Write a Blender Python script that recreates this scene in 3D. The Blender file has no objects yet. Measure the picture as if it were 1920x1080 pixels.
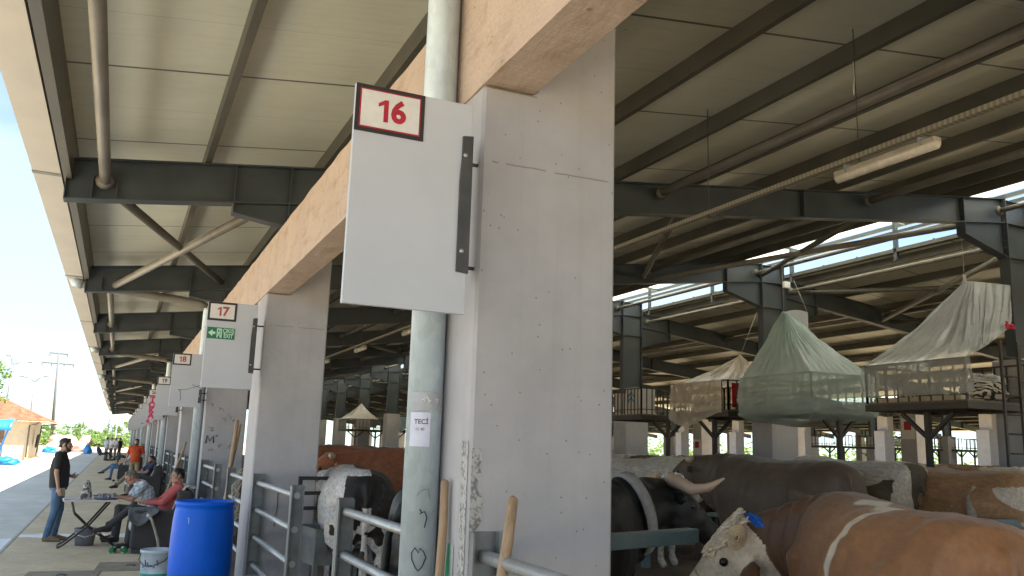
import bpy, bmesh, math, random
from math import radians as RAD, sin, cos, pi
from mathutils import Vector, Matrix, noise as MN

SC = bpy.context.scene
COL = SC.collection
# ---------------------------------------------------------------- camera
cam_d = bpy.data.cameras.new("camera")
cam = bpy.data.objects.new("camera", cam_d)
COL.objects.link(cam)
SC.camera = cam
cam_d.sensor_width = 36.0
cam_d.lens = 30.0
cam_d.clip_start = 0.05
cam_d.clip_end = 3000
_r = Vector((0.90930768, -0.41498278, 0.03080324))
_u = Vector((-0.10467077, -0.15645312, 0.98212344))
_f = Vector((0.40274506, 0.89627658, 0.18570059))
cam.matrix_world = Matrix(((_r.x, _u.x, -_f.x, 0), (_r.y, _u.y, -_f.y, 0), (_r.z, _u.z, -_f.z, 1.72), (0, 0, 0, 1)))

# ---------------------------------------------------------------- sky, sun, exposure
SUN_EL, SUN_AZ = 62.0, -38.0      # azimuth measured from +X towards +Y
world = bpy.data.worlds.new("World")
SC.world = world
world.use_nodes = True
wn = world.node_tree
bgn = wn.nodes.get("Background") or wn.nodes.new("ShaderNodeBackground")
sky = wn.nodes.new("ShaderNodeTexSky")
sky.sky_type = 'NISHITA'
sky.sun_disc = False
sky.sun_elevation = RAD(SUN_EL)
sky.sun_rotation = RAD(90.0 - SUN_AZ)
sky.altitude = 100
sky.air_density = 0.62
sky.dust_density = 0.7
sky.ozone_density = 2.5
# thin bright cloud over the blue
_tc = wn.nodes.new("ShaderNodeTexCoord"); _mp = wn.nodes.new("ShaderNodeMapping"); _mp.inputs['Scale'].default_value = (1.0, 1.0, 3.2)
_nz = wn.nodes.new("ShaderNodeTexNoise"); _nz.inputs['Scale'].default_value = 1.7; _nz.inputs['Detail'].default_value = 7; _nz.inputs['Roughness'].default_value = 0.55; _nz.inputs['Distortion'].default_value = 0.4
_rp = wn.nodes.new("ShaderNodeValToRGB"); _rp.color_ramp.elements[0].position = 0.34; _rp.color_ramp.elements[1].position = 0.60; _rp.color_ramp.elements[1].color = (0.7, 0.7, 0.7, 1)
_mx = wn.nodes.new("ShaderNodeMix"); _mx.data_type = 'RGBA'
wn.links.new(_tc.outputs['Generated'], _mp.inputs[0]); wn.links.new(_mp.outputs[0], _nz.inputs['Vector']); wn.links.new(_nz.outputs['Fac'], _rp.inputs[0]); wn.links.new(_rp.outputs[0], _mx.inputs[0])
wn.links.new(sky.outputs[0], _mx.inputs[6]); _mx.inputs[7].default_value = (2.5, 3.1, 3.1, 1)
wn.links.new(_mx.outputs[2], bgn.inputs[0])
bgn.inputs[1].default_value = 0.10
sun_d = bpy.data.lights.new("sun", 'SUN')
sun_d.energy = 4.9
sun_d.angle = RAD(0.5)
sun_d.color = (1.0, 0.94, 0.82)
sun = bpy.data.objects.new("sun", sun_d)
COL.objects.link(sun)
_sd = Vector((cos(RAD(SUN_EL)) * cos(RAD(SUN_AZ)), cos(RAD(SUN_EL)) * sin(RAD(SUN_AZ)), sin(RAD(SUN_EL))))
sun.rotation_euler = _sd.to_track_quat('Z', 'Y').to_euler()
sun.location = (30, -30, 60)
SC.view_settings.view_transform = 'Standard'
SC.view_settings.look = 'None'
SC.view_settings.exposure = 2.0
SC.view_settings.gamma = 1.0
SC.render.engine = 'CYCLES'
cy = SC.cycles
cy.use_denoising = True
cy.max_bounces = 9
cy.diffuse_bounces = 6
cy.glossy_bounces = 4
cy.transmission_bounces = 6
cy.transparent_max_bounces = 16
cy.sample_clamp_indirect = 6.0
cy.caustics_reflective = False
cy.caustics_refractive = False

# ---------------------------------------------------------------- shared measurements
XL, CW, Y0, BAY = 1.394, 0.72, 3.494, 6.453
XR = XL + CW
ZJ = 3.40
RIDGE = 14.45
NB = 16                                    # bays ahead of the first column
def rtop(x):                               # top of the rafters (left slope)
    return 4.63 + 0.122 * (x + 0.77)

# ---------------------------------------------------------------- mesh helpers
class MB:
    def __init__(s):
        s.v, s.f, s.m, s.sm = [], [], [], []
    def add(s, vs, fs, mi=0, smooth=False):
        b = len(s.v)
        s.v.extend([tuple(p) for p in vs])
        for f in fs:
            s.f.append(tuple(b + i for i in f)); s.m.append(mi); s.sm.append(smooth)
    def box(s, x0, x1, y0, y1, z0, z1, mi=0, M=None):
        vs = [Vector((x, y, z)) for x in (x0, x1) for y in (y0, y1) for z in (z0, z1)]
        if M: vs = [M @ p for p in vs]
        s.add(vs, [(0, 1, 3, 2), (4, 6, 7, 5), (0, 4, 5, 1), (2, 3, 7, 6), (0, 2, 6, 4), (1, 5, 7, 3)], mi)
    def bar(s, a, b, w, h, mi=0, up=(0, 0, 1)):
        a, b = Vector(a), Vector(b); d = (b - a); L = d.length; d.normalize(); u = Vector(up)
        r = d.cross(u)
        if r.length < 1e-4: r = d.cross(Vector((0, 1, 0)))
        r.normalize(); u = r.cross(d)
        vs = [p + r * i * w / 2 + u * j * h / 2 for p in (a, b) for i in (-1, 1) for j in (-1, 1)]
        s.add(vs, [(0, 2, 3, 1), (4, 5, 7, 6), (0, 1, 5, 4), (2, 6, 7, 3), (0, 4, 6, 2), (1, 3, 7, 5)], mi)
    def loft(s, rings, mi=0, caps=True, smooth=True, closed=True):
        n = len(rings[0]); b = len(s.v)
        for r in rings: s.v.extend([tuple(p) for p in r])
        for k in range(len(rings) - 1):
            for i in range(n if closed else n - 1):
                j = (i + 1) % n
                s.f.append((b + k * n + i, b + k * n + j, b + (k + 1) * n + j, b + (k + 1) * n + i)); s.m.append(mi); s.sm.append(smooth)
        if caps and closed:
            s.f.append(tuple(b + i for i in reversed(range(n)))); s.m.append(mi); s.sm.append(False)
            e = b + (len(rings) - 1) * n
            s.f.append(tuple(e + i for i in range(n))); s.m.append(mi); s.sm.append(False)
    def tube(s, pts, r, n=10, mi=0, smooth=True, caps=True, flat=1.0):
        pts = [Vector(p) for p in pts]
        if not hasattr(r, '__len__'): r = [r] * len(pts)
        rings = []; ref = None
        for i, p in enumerate(pts):
            d = pts[min(i + 1, len(pts) - 1)] - pts[max(i - 1, 0)]
            if d.length < 1e-6: d = Vector((0, 0, 1))
            d.normalize()
            if ref is None:
                ref = Vector((0, 0, 1)) if abs(d.z) < 0.9 else Vector((0, 1, 0))
            a = d.cross(ref); a.normalize(); b = a.cross(d); ref = b.copy()
            rings.append([p + (a * cos(2 * pi * k / n) + b * sin(2 * pi * k / n) * flat) * r[i] for k in range(n)])
        s.loft(rings, mi, caps, smooth)
    def lathe(s, prof, c=(0, 0, 0), n=24, mi=0, smooth=True, caps=False):
        c = Vector(c)
        s.loft([[c + Vector((r * cos(2 * pi * k / n), r * sin(2 * pi * k / n), z)) for k in range(n)] for r, z in prof], mi, caps, smooth)
    def prism(s, poly, a, b, axis='y', mi=0):
        n = len(poly)
        def P(p, t): return {'y': (p[0], t, p[1]), 'x': (t, p[0], p[1]), 'z': (p[0], p[1], t)}[axis]
        vs = [P(p, a) for p in poly] + [P(p, b) for p in poly]
        s.add(vs, [tuple(range(n)), tuple(reversed(range(n, 2 * n)))] + [(i, n + i, n + (i + 1) % n, (i + 1) % n) for i in range(n)], mi)
    def ball(s, c, rx, ry=None, rz=None, n=12, m=8, mi=0, M=None):
        ry = ry or rx; rz = rz or rx; c = Vector(c); rings = []
        for k in range(1, m):
            t = pi * k / m
            ring = [Vector((rx * sin(t) * cos(2 * pi * i / n), ry * sin(t) * sin(2 * pi * i / n), -rz * cos(t))) for i in range(n)]
            rings.append([c + (M @ p if M else p) for p in ring])
        s.loft(rings, mi, True, True)
    def grid(s, fn, nu, nv, mi=0, smooth=True):
        vs = [fn(i / nu, j / nv) for j in range(nv + 1) for i in range(nu + 1)]
        s.add(vs, [(j * (nu + 1) + i, j * (nu + 1) + i + 1, (j + 1) * (nu + 1) + i + 1, (j + 1) * (nu + 1) + i) for j in range(nv) for i in range(nu)], mi, smooth)
    def mesh(s, name, mats):
        me = bpy.data.meshes.new(name)
        me.from_pydata(s.v, [], s.f)
        for m in (mats if isinstance(mats, (list, tuple)) else [mats]): me.materials.append(m)
        me.polygons.foreach_set('material_index', s.m)
        me.polygons.foreach_set('use_smooth', s.sm)
        bm = bmesh.new(); bm.from_mesh(me)
        bmesh.ops.recalc_face_normals(bm, faces=bm.faces)
        bm.to_mesh(me); bm.free()
        me.update()
        return me
    def build(s, name, mats, parent=None, bevel=0, loc=None, solid=0):
        o = link(name, s.mesh(name, mats), parent, loc)
        if solid:
            m = o.modifiers.new('solid', 'SOLIDIFY'); m.thickness = solid; m.offset = 0
        if bevel:
            m = o.modifiers.new('bevel', 'BEVEL'); m.width = bevel; m.segments = 2; m.limit_method = 'ANGLE'; m.angle_limit = RAD(40)
        return o

def link(name, me, parent=None, loc=None, rot=None):
    o = bpy.data.objects.new(name, me)
    COL.objects.link(o)
    if parent: o.parent = parent
    if loc: o.location = loc
    if rot: o.rotation_euler = rot
    return o
def tag(o, label=None, cat=None, group=None, kind=None):
    for k, v in (('label', label), ('category', cat), ('group', group), ('kind', kind)):
        if v: o[k] = v
    return o
def thing(name, label, cat, loc=(0, 0, 0), rz=0.0, group=None, kind=None):
    o = link(name, None, None, loc, (0, 0, rz))
    o.empty_display_size = 0.1
    return tag(o, label, cat, group, kind)
def struct(o):
    o['kind'] = 'structure'; return o
def dup(root, loc=None, rz=None, label=None, group=None):
    r = root.copy(); COL.objects.link(r)
    if loc: r.location = loc
    if rz is not None: r.rotation_euler = (0, 0, rz)
    if label: r['label'] = label
    if group: r['group'] = group
    for ch in list(root.children):
        c = ch.copy(); COL.objects.link(c); c.parent = r
        for g in list(ch.children):
            d = g.copy(); COL.objects.link(d); d.parent = c
    return r

# ---------------------------------------------------------------- materials
def new_mat(name):
    m = bpy.data.materials.new(name); m.use_nodes = True
    nt = m.node_tree; b = nt.nodes['Principled BSDF']
    return m, nt, b
class NT:
    def __init__(s, nt): s.nt = nt; s.tc = None
    def n(s, t, **k):
        x = s.nt.nodes.new(t)
        for a, v in k.items(): setattr(x, a, v)
        return x
    def l(s, a, b): s.nt.links.new(a, b)
    def coord(s, which='Object'):
        if not s.tc: s.tc = s.n('ShaderNodeTexCoord')
        return s.tc.outputs[which]
    def map(s, scale=(1, 1, 1), loc=(0, 0, 0), src=None, rot=(0, 0, 0)):
        m = s.n('ShaderNodeMapping'); m.inputs['Scale'].default_value = scale; m.inputs['Location'].default_value = loc; m.inputs['Rotation'].default_value = rot
        s.l(src or s.coord(), m.inputs[0]); return m.outputs[0]
    def noise(s, scale, detail=4, rough=0.55, vec=None, dist=0.0):
        x = s.n('ShaderNodeTexNoise'); x.inputs['Scale'].default_value = scale; x.inputs['Detail'].default_value = detail
        x.inputs['Roughness'].default_value = rough; x.inputs['Distortion'].default_value = dist
        s.l(vec or s.coord(), x.inputs['Vector']); return x.outputs['Fac']
    def vor(s, scale, vec=None, feature='F1', out='Distance', rnd=1.0):
        x = s.n('ShaderNodeTexVoronoi', feature=feature); x.inputs['Scale'].default_value = scale; x.inputs['Randomness'].default_value = rnd
        s.l(vec or s.coord(), x.inputs['Vector']); return x.outputs[out]
    def wave(s, scale, vec, dist=0, prof='SIN', direction='X'):
        x = s.n('ShaderNodeTexWave', wave_profile=prof, bands_direction=direction); x.inputs['Scale'].default_value = scale; x.inputs['Distortion'].default_value = dist
        s.l(vec, x.inputs['Vector']); return x.outputs['Fac']
    def ramp(s, src, stops):
        x = s.n('ShaderNodeValToRGB'); e = x.color_ramp.elements
        while len(e) < len(stops): e.new(0.5)
        for i, (p, c) in enumerate(stops):
            e[i].position = p
            e[i].color = (c, c, c, 1) if not hasattr(c, '__len__') else (*c, 1)
        s.l(src, x.inputs[0]); return x.outputs[0]
    def mix(s, fac, a, b, mode='MIX'):
        x = s.n('ShaderNodeMix', data_type='RGBA', blend_type=mode)
        for k, v in (('Factor', fac), ('A', a), ('B', b)):
            i = [q for q in x.inputs if q.name == k and q.type == ('VALUE' if k == 'Factor' else 'RGBA')][0]
            if hasattr(v, 'is_linked') or hasattr(v, 'links'): s.l(v, i)
            elif k == 'Factor': i.default_value = v
            else: i.default_value = (*v, 1)
        return [q for q in x.outputs if q.type == 'RGBA'][0]
    def math(s, op, a, b=0.0, c=None):
        x = s.n('ShaderNodeMath', operation=op)
        for i, v in enumerate((a, b) if c is None else (a, b, c)):
            if hasattr(v, 'links'): s.l(v, x.inputs[i])
            else: x.inputs[i].default_value = v
        return x.outputs[0]
    def sep(s, src=None):
        x = s.n('ShaderNodeSeparateXYZ'); s.l(src or s.coord(), x.inputs[0]); return x.outputs
    def attr(s, name):
        x = s.n('ShaderNodeAttribute', attribute_name=name); return x.outputs
    def bump(s, b, h, strength=0.3, dist=0.02):
        x = s.n('ShaderNodeBump'); x.inputs['Strength'].default_value = strength; x.inputs['Distance'].default_value = dist
        s.l(h, x.inputs['Height'])
        prev = b.inputs['Normal'].links
        if prev: s.l(prev[0].from_socket, x.inputs['Normal'])
        s.l(x.outputs[0], b.inputs['Normal'])

def simple(name, col, rough=0.6, metal=0.0, var=0.25, scale=6.0, bump=0.15, bscale=60.0, dirt=None, spec=0.5, coord='Object'):
    """plain surface with tonal mottling, fine bump and optional blotches of another colour"""
    m, nt, b = new_mat(name); N = NT(nt); N.coord(coord)
    src = N.tc.outputs[coord]
    nz = N.noise(scale, 5, 0.6, src)
    lo = tuple(c * (1 - var) for c in col); hi = tuple(min(1, c * (1 + var)) for c in col)
    c = N.mix(N.ramp(nz, [(0.3, 0.0), (0.7, 1.0)]), lo, hi)
    if dirt:
        dn = N.noise(scale * 0.45, 6, 0.7, N.map((1, 1, 1), (7.3, 2.1, 4.4), src))
        c = N.mix(N.ramp(dn, [(0.5, 0.0), (0.72, dirt[1])]), c, dirt[0])
    N.l(c, b.inputs['Base Color'])
    rn = N.math('MULTIPLY_ADD', nz, 0.25, max(0.02, rough - 0.12)); N.l(rn, b.inputs['Roughness'])
    b.inputs['Metallic'].default_value = metal
    b.inputs['Specular IOR Level'].default_value = spec
    if bump: N.bump(b, N.noise(bscale, 3, 0.6, src), bump, 0.01)
    return m
def plain(name, col, rough=0.5, metal=0.0):
    return simple(name, col, rough, metal, var=0.08, scale=14, bump=0.05, bscale=120)

def m_column():
    m, nt, b = new_mat('painted_concrete'); N = NT(nt)
    src = N.coord('Object')
    n1 = N.noise(2.2, 5, 0.6); n2 = N.noise(9, 4, 0.6)
    c = N.mix(N.ramp(n1, [(0.3, 0), (0.72, 1)]), (0.39, 0.38, 0.40), (0.49, 0.48, 0.50))
    c = N.mix(N.ramp(n2, [(0.5, 0), (0.85, 0.25)]), c, (0.40, 0.38, 0.36))
    z = N.sep()[2]
    # form joint near the top and below it
    j1 = N.math('ABSOLUTE', N.math('SUBTRACT', N.math('ADD', z, N.math('MULTIPLY', N.noise(14, 3), 0.012)), 3.035))
    jm = N.math('LESS_THAN', j1, 0.0035)
    jn = N.math('GREATER_THAN', N.noise(5, 3), 0.47)
    jm = N.math('MULTIPLY', jm, jn)
    c = N.mix(N.math('MULTIPLY', jm, 0.6), c, (0.14, 0.13, 0.12))
    # blow holes
    warp = N.map((1, 1, 0.75))
    v = N.vor(11.0, warp); vc = N.vor(11.0, warp, out='Color')
    sel = N.math('GREATER_THAN', N.sep(vc)[0], 0.90)
    hole = N.math('MULTIPLY', N.math('LESS_THAN', v, 0.06), sel)
    v2 = N.vor(26.0, N.map((1, 1, 0.8), (3, 5, 1))); sel2 = N.math('GREATER_THAN', N.sep(N.vor(26.0, N.map((1, 1, 0.8), (3, 5, 1)), out='Color'))[1], 0.93)
    hole2 = N.math('MULTIPLY', N.math('LESS_THAN', v2, 0.10), sel2)
    hs = N.math('MAXIMUM', hole, hole2)
    c = N.mix(N.math('MULTIPLY', hs, 0.7), c, (0.10, 0.095, 0.09))
    # vertical run-off streaks and grime near the foot
    st = N.noise(1.0, 5, 0.6, N.map((16, 16, 0.5)))
    c = N.mix(N.ramp(st, [(0.52, 0.0), (0.75, 0.22)]), c, (0.30, 0.28, 0.25))
    low = N.ramp(z, [(0.1, 1.0), (0.95, 0.0)])
    gr = N.math('MULTIPLY', low, N.ramp(N.noise(5, 5, 0.7), [(0.35, 0.0), (0.7, 0.75)]))
    c = N.mix(gr, c, (0.24, 0.22, 0.18))
    # bare beige stain just under the beam
    top = N.math('MULTIPLY', N.ramp(N.math('MULTIPLY', z, 0.25), [(0.80, 0.0), (0.87, 1.0)]), N.ramp(N.noise(6, 4, 0.7), [(0.35, 0.1), (0.7, 0.8)]))
    c = N.mix(N.math('MULTIPLY', top, 0.55), c, (0.47, 0.37, 0.29))
    N.l(c, b.inputs['Base Color']); b.inputs['Roughness'].default_value = 0.75
    N.bump(b, hs, -0.8, 0.008)
    N.bump(b, jm, -0.5, 0.006)
    N.bump(b, N.noise(70, 4, 0.65), 0.10, 0.006)
    N.bump(b, N.noise(5, 4, 0.6), 0.25, 0.02)
    return m
def m_honeycomb():
    m, nt, b = new_mat('honeycombed_concrete'); N = NT(nt)
    v = N.vor(55, N.map((1, 1, 0.8)), 'F1'); n = N.noise(40, 4, 0.6)
    pit = N.math('MULTIPLY', N.ramp(v, [(0.3, 0.0), (0.62, 1.0)]), N.ramp(n, [(0.42, 0.0), (0.55, 1.0)]))
    c = N.mix(N.math('MULTIPLY', pit, 0.8), (0.48, 0.47, 0.46), (0.13, 0.125, 0.12))
    N.l(c, b.inputs['Base Color']); b.inputs['Roughness'].default_value = 0.85
    N.bump(b, pit, -1.0, 0.02); N.bump(b, N.noise(90, 3), 0.3, 0.01)
    return m
def m_beam():
    m, nt, b = new_mat('bare_concrete'); N = NT(nt)
    n1 = N.noise(1.6, 6, 0.65); n2 = N.noise(7, 6, 0.7, N.map((1, 0.35, 1)))
    c = N.mix(N.ramp(n1, [(0.3, 0), (0.7, 1)]), (0.52, 0.40, 0.32), (0.63, 0.495, 0.405))
    c = N.mix(N.ramp(n2, [(0.5, 0.0), (0.68, 0.75)]), c, (0.38, 0.265, 0.19))
    xs = N.sep()
    # shutter-board joints across the beam
    yj = N.math('ABSOLUTE', N.math('SUBTRACT', N.math('FRACT', N.math('MULTIPLY', xs[1], 0.82)), 0.5))
    jm = N.math('LESS_THAN', yj, 0.0045)
    c = N.mix(N.math('MULTIPLY', jm, 0.5), c, (0.24, 0.16, 0.11))
    grain = N.noise(6, 6, 0.65, N.map((0.6, 9, 9)))
    c = N.mix(N.ramp(grain, [(0.4, 0.0), (0.75, 0.45)]), c, (0.36, 0.235, 0.15))
    spots = N.math('MULTIPLY', N.math('LESS_THAN', N.vor(7, N.map((1, 1.0, 2.2))), 0.09), N.math('GREATER_THAN', N.noise(3, 2), 0.48))
    c = N.mix(N.math('MULTIPLY', spots, 0.55), c, (0.18, 0.12, 0.08))
    N.l(c, b.inputs['Base Color']); b.inputs['Roughness'].default_value = 0.85
    N.bump(b, n2, 0.5, 0.02); N.bump(b, N.noise(60, 4), 0.2, 0.008); N.bump(b, jm, -0.4, 0.006)
    return m
def m_roof():
    m, nt, b = new_mat('sandwich_panel'); N = NT(nt)
    xs = N.sep()
    n1 = N.noise(0.9, 5, 0.6); n2 = N.noise(2.2, 6, 0.7, N.map((0.5, 3.5, 1)))
    c = N.mix(N.ramp(n1, [(0.3, 0), (0.75, 1)]), (0.65, 0.64, 0.52), (0.75, 0.74, 0.61))
    c = N.mix(N.ramp(n2, [(0.52, 0.0), (0.75, 0.45)]), c, (0.56, 0.50, 0.37))
    t = N.math('FRACT', N.math('MULTIPLY_ADD', xs[1], 1 / 2.08, 0.277))
    seam = N.math('LESS_THAN', N.math('ABSOLUTE', N.math('SUBTRACT', t, 0.006)), 0.0095)
    t2 = N.math('FRACT', N.math('MULTIPLY_ADD', xs[1], 1 / 2.08, 0.777))
    seam2 = N.math('LESS_THAN', t2, 0.004)
    c = N.mix(N.math('MULTIPLY', seam, 0.88), c, (0.03, 0.028, 0.025))
    c = N.mix(N.math('MULTIPLY', seam2, 0.35), c, (0.12, 0.11, 0.09))
    sp = N.math('MULTIPLY', N.math('LESS_THAN', N.vor(9, N.map((0.6, 1.6, 1))), 0.10), N.math('GREATER_THAN', N.noise(1.1, 3), 0.63))
    c = N.mix(N.math('MULTIPLY', sp, 0.8), c, (0.13, 0.10, 0.07))
    N.l(c, b.inputs['Base Color']); b.inputs['Roughness'].default_value = 0.38
    N.bump(b, seam, -0.6, 0.01)
    rib = N.wave(3.0, N.map((0, 1, 0)), 0, direction='Y'); N.bump(b, rib, 0.12, 0.01)
    N.bump(b, N.noise(1.6, 4, 0.6, N.map((0.5, 2, 1))), 0.35, 0.03)
    return m
def m_galv(name, tint=(0.62, 0.68, 0.70), rough=0.42, metal=0.55):
    m, nt, b = new_mat(name); N = NT(nt)
    sp = N.vor(26, N.map((1, 1, 0.6)), out='Color'); n = N.noise(2.5, 5, 0.65)
    c = N.mix(N.sep(sp)[0], tuple(t * 0.86 for t in tint), tint)
    c = N.mix(N.ramp(n, [(0.45, 0), (0.75, 0.45)]), c, tuple(t * 0.62 for t in tint))
    st = N.noise(3, 5, 0.7, N.map((9, 9, 0.8)))
    c = N.mix(N.ramp(st, [(0.55, 0.0), (0.78, 0.45)]), c, (0.36, 0.34, 0.28))
    N.l(c, b.inputs['Base Color']); b.inputs['Metallic'].default_value = metal
    N.l(N.math('MULTIPLY_ADD', n, 0.3, rough - 0.12), b.inputs['Roughness'])
    N.bump(b, N.noise(12, 3, 0.5, N.map((1, 1, 3))), 0.08, 0.01)
    return m
def m_ground(name, c1, c2, c3, scale=0.5, rough=0.9, pale_band=False):
    m, nt, b = new_mat(name); N = NT(nt)
    n1 = N.noise(scale, 7, 0.65); n2 = N.noise(scale * 9, 6, 0.7); n3 = N.noise(scale * 2.7, 6, 0.7, N.map((1, 0.5, 1), (4, 9, 2)))
    c = N.mix(N.ramp(n1, [(0.35, 0), (0.68, 1)]), c1, c2)
    c = N.mix(N.ramp(n3, [(0.48, 0), (0.7, 0.7)]), c, c3)
    c = N.mix(N.ramp(n2, [(0.4, 0.0), (0.8, 0.5)]), c, tuple(q * 0.6 for q in c1))
    if pale_band:                                       # ragged near-white band across the surface
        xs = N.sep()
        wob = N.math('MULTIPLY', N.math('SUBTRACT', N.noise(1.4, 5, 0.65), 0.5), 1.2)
        d = N.math('ABSOLUTE', N.math('SUBTRACT', N.math('ADD', xs[1], wob), pale_band[0]))
        k = N.math('LESS_THAN', d, pale_band[1])
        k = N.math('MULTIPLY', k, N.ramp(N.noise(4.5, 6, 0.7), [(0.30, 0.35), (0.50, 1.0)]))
        k = N.math('MULTIPLY', k, N.math('GREATER_THAN', pale_band[2], xs[0]))
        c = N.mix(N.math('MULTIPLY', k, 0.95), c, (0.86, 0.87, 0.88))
    N.l(c, b.inputs['Base Color']); b.inputs['Roughness'].default_value = rough
    N.bump(b, n2, 0.4, 0.02); N.bump(b, N.noise(scale * 60, 3, 0.6), 0.3, 0.01)
    return m
def m_tarp(name, tint, trans=0.22, rough=0.22, scale=1.0):
    m, nt, b = new_mat(name); N = NT(nt)
    out = nt.nodes['Material Output']
    cr = N.noise(3.2 * scale, 6, 0.62, dist=0.6); cr2 = N.vor(2.6 * scale, N.map((1, 1, 0.5)), 'F1')
    c = N.mix(N.ramp(N.noise(1.2, 5), [(0.3, 0), (0.7, 1)]), tuple(t * 0.78 for t in tint), tint)
    N.l(c, b.inputs['Base Color']); b.inputs['Roughness'].default_value = rough
    b.inputs['Specular IOR Level'].default_value = 1.0; b.inputs['Coat Weight'].default_value = 0.6; b.inputs['Coat Roughness'].default_value = 0.12
    N.bump(b, cr, 0.9, 0.09); N.bump(b, cr2, 0.5, 0.08); N.bump(b, N.noise(14, 5, 0.6, dist=1.0), 0.35, 0.02)
    tl = N.n('ShaderNodeBsdfTranslucent'); N.l(c, tl.inputs[0])
    mx = N.n('ShaderNodeMixShader'); mx.inputs[0].default_value = 0.40
    N.l(b.outputs[0], mx.inputs[1]); N.l(tl.outputs[0], mx.inputs[2])
    tr = N.n('ShaderNodeBsdfTransparent'); tr.inputs[0].default_value = (*[min(1, t * 1.25) for t in tint], 1)
    m2 = N.n('ShaderNodeMixShader'); m2.inputs[0].default_value = trans
    N.l(mx.outputs[0], m2.inputs[1]); N.l(tr.outputs[0], m2.inputs[2]); N.l(m2.outputs[0], out.inputs[0])
    return m
def m_wood(name, c1, c2):
    m, nt, b = new_mat(name); N = NT(nt)
    g = N.noise(9, 6, 0.65, N.map((6, 6, 0.5))); g2 = N.noise(3, 4, 0.6)
    c = N.mix(N.ramp(g, [(0.3, 0), (0.7, 1)]), c1, c2)
    c = N.mix(N.ramp(g2, [(0.5, 0), (0.75, 0.6)]), c, tuple(q * 0.55 for q in c1))
    N.l(c, b.inputs['Base Color']); b.inputs['Roughness'].default_value = 0.6
    N.bump(b, g, 0.25, 0.004)
    return m
def m_coat(name, c_dark, c_white=(0.62, 0.55, 0.47), c_mud=(0.10, 0.075, 0.05), edge=0.10, mud=0.35, curl=0.4, sleek=1.0, sheen=0.10, neck=0.0):
    """hide: 'white' attribute (signed field) broken by noise gives the coat patches"""
    m, nt, b = new_mat(name); N = NT(nt)
    w = N.attr('white')['Fac']
    hair = N.noise(46, 5, 0.72, N.map((0.25, 1, 0.7)))
    big = N.noise(5, 5, 0.65)
    f = N.math('ADD', w, N.math('MULTIPLY', N.math('SUBTRACT', big, 0.5), edge * 4))
    f = N.math('ADD', f, N.math('MULTIPLY', N.math('SUBTRACT', hair, 0.5), edge * 2.2))
    k = N.ramp(N.math('ADD', f, 0.5), [(0.485, 0.0), (0.515, 1.0)])
    tone = N.noise(2.4, 5, 0.6)
    cd = N.mix(N.ramp(tone, [(0.3, 0), (0.7, 1)]), tuple(q * 0.72 for q in c_dark), tuple(q * 1.25 for q in c_dark))
    if neck: cd = N.mix(N.math('MULTIPLY', N.ramp(N.math('ADD', N.math('MULTIPLY', N.sep()[0], 0.5), N.math('MULTIPLY', tone, 0.3)), [(0.22, 0.0), (0.62, 1.0)]), neck), cd, (0.035, 0.018, 0.013))  # bull's dark neck, plus some shade at its front put into the colour
    cw = N.mix(N.ramp(N.noise(6, 5, 0.7), [(0.4, 0), (0.75, 0.6)]), c_white, tuple(q * 0.66 for q in c_white))
    c = N.mix(k, cd, cw)
    z = N.sep()[2]
    md = N.math('MULTIPLY', N.ramp(z, [(0.35, 1.0), (1.0, 0.12)]), N.ramp(N.noise(7, 6, 0.75), [(0.5, 0.0), (0.66, 1.0)]))
    c = N.mix(N.math('MULTIPLY', md, mud), c, c_mud)
    c = N.mix(N.ramp(hair, [(0.40, 0.0), (0.66, 0.42 * sleek)]), c, (0.03, 0.02, 0.013) if c_dark[0] > 0.03 else (0.008, 0.007, 0.007))
    spk = N.noise(11, 6, 0.75, N.map((1, 1, 1), (9, 2, 5)))
    c = N.mix(N.ramp(spk, [(0.56, 0.0), (0.70, 0.30 * sleek)]), c, c_mud)
    c = N.mix(N.ramp(N.noise(3.1, 4, 0.6, N.map((1, 1, 1), (2, 8, 1))), [(0.45, 0.0), (0.7, 0.5)]), c, N.mix(0.5, c, (1.0, 0.78, 0.52), 'MULTIPLY'))
    N.l(c, b.inputs['Base Color']); N.l(N.math('MULTIPLY_ADD', hair, 0.35, 0.22 + 0.2 * sleek), b.inputs['Roughness'])
    b.inputs['Specular IOR Level'].default_value = 0.35
    b.inputs['Sheen Weight'].default_value = sheen
    N.bump(b, hair, 0.30 * sleek, 0.006)
    N.bump(b, big, 0.20 * sleek, 0.04)
    cu = N.attr('curl')['Fac']
    wv = N.noise(17, 4, 0.6, dist=2.2)
    N.bump(b, N.math('MULTIPLY', wv, cu), curl, 0.05)
    return m

M = {}
M['column'] = m_column(); M['honey'] = m_honeycomb(); M['beam'] = m_beam(); M['roof'] = m_roof()
M['steel'] = simple('dark_steel_paint', (0.046, 0.058, 0.066), 0.42, 0.0, 0.25, 1.6, 0.08, 30, ((0.085, 0.080, 0.070), 0.35))
M['purlin'] = simple('purlin_paint', (0.082, 0.078, 0.062), 0.5, 0.0, 0.22, 1.4, 0.06, 30, ((0.17, 0.14, 0.10), 0.5))
M['tube'] = simple('tube_paint', (0.19, 0.175, 0.15), 0.45, 0.0, 0.25, 2.0, 0.06, 30, ((0.14, 0.11, 0.08), 0.6))
M['gutter'] = simple('gutter_sheet', (0.52, 0.475, 0.41), 0.45, 0.0, 0.10, 1.2, 0.1, 9, ((0.36, 0.31, 0.25), 0.5))
M['galv'] = m_galv('galvanised_pipe', (0.60, 0.70, 0.76), 0.45, 0.30)
M['rail'] = m_galv('galvanised_rail', (0.50, 0.52, 0.53), 0.38, 0.6)
M['railpost'] = simple('post_steel', (0.20, 0.215, 0.215), 0.5, 0.25, 0.3, 5, 0.1, 50, ((0.22, 0.16, 0.10), 0.5))
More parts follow.
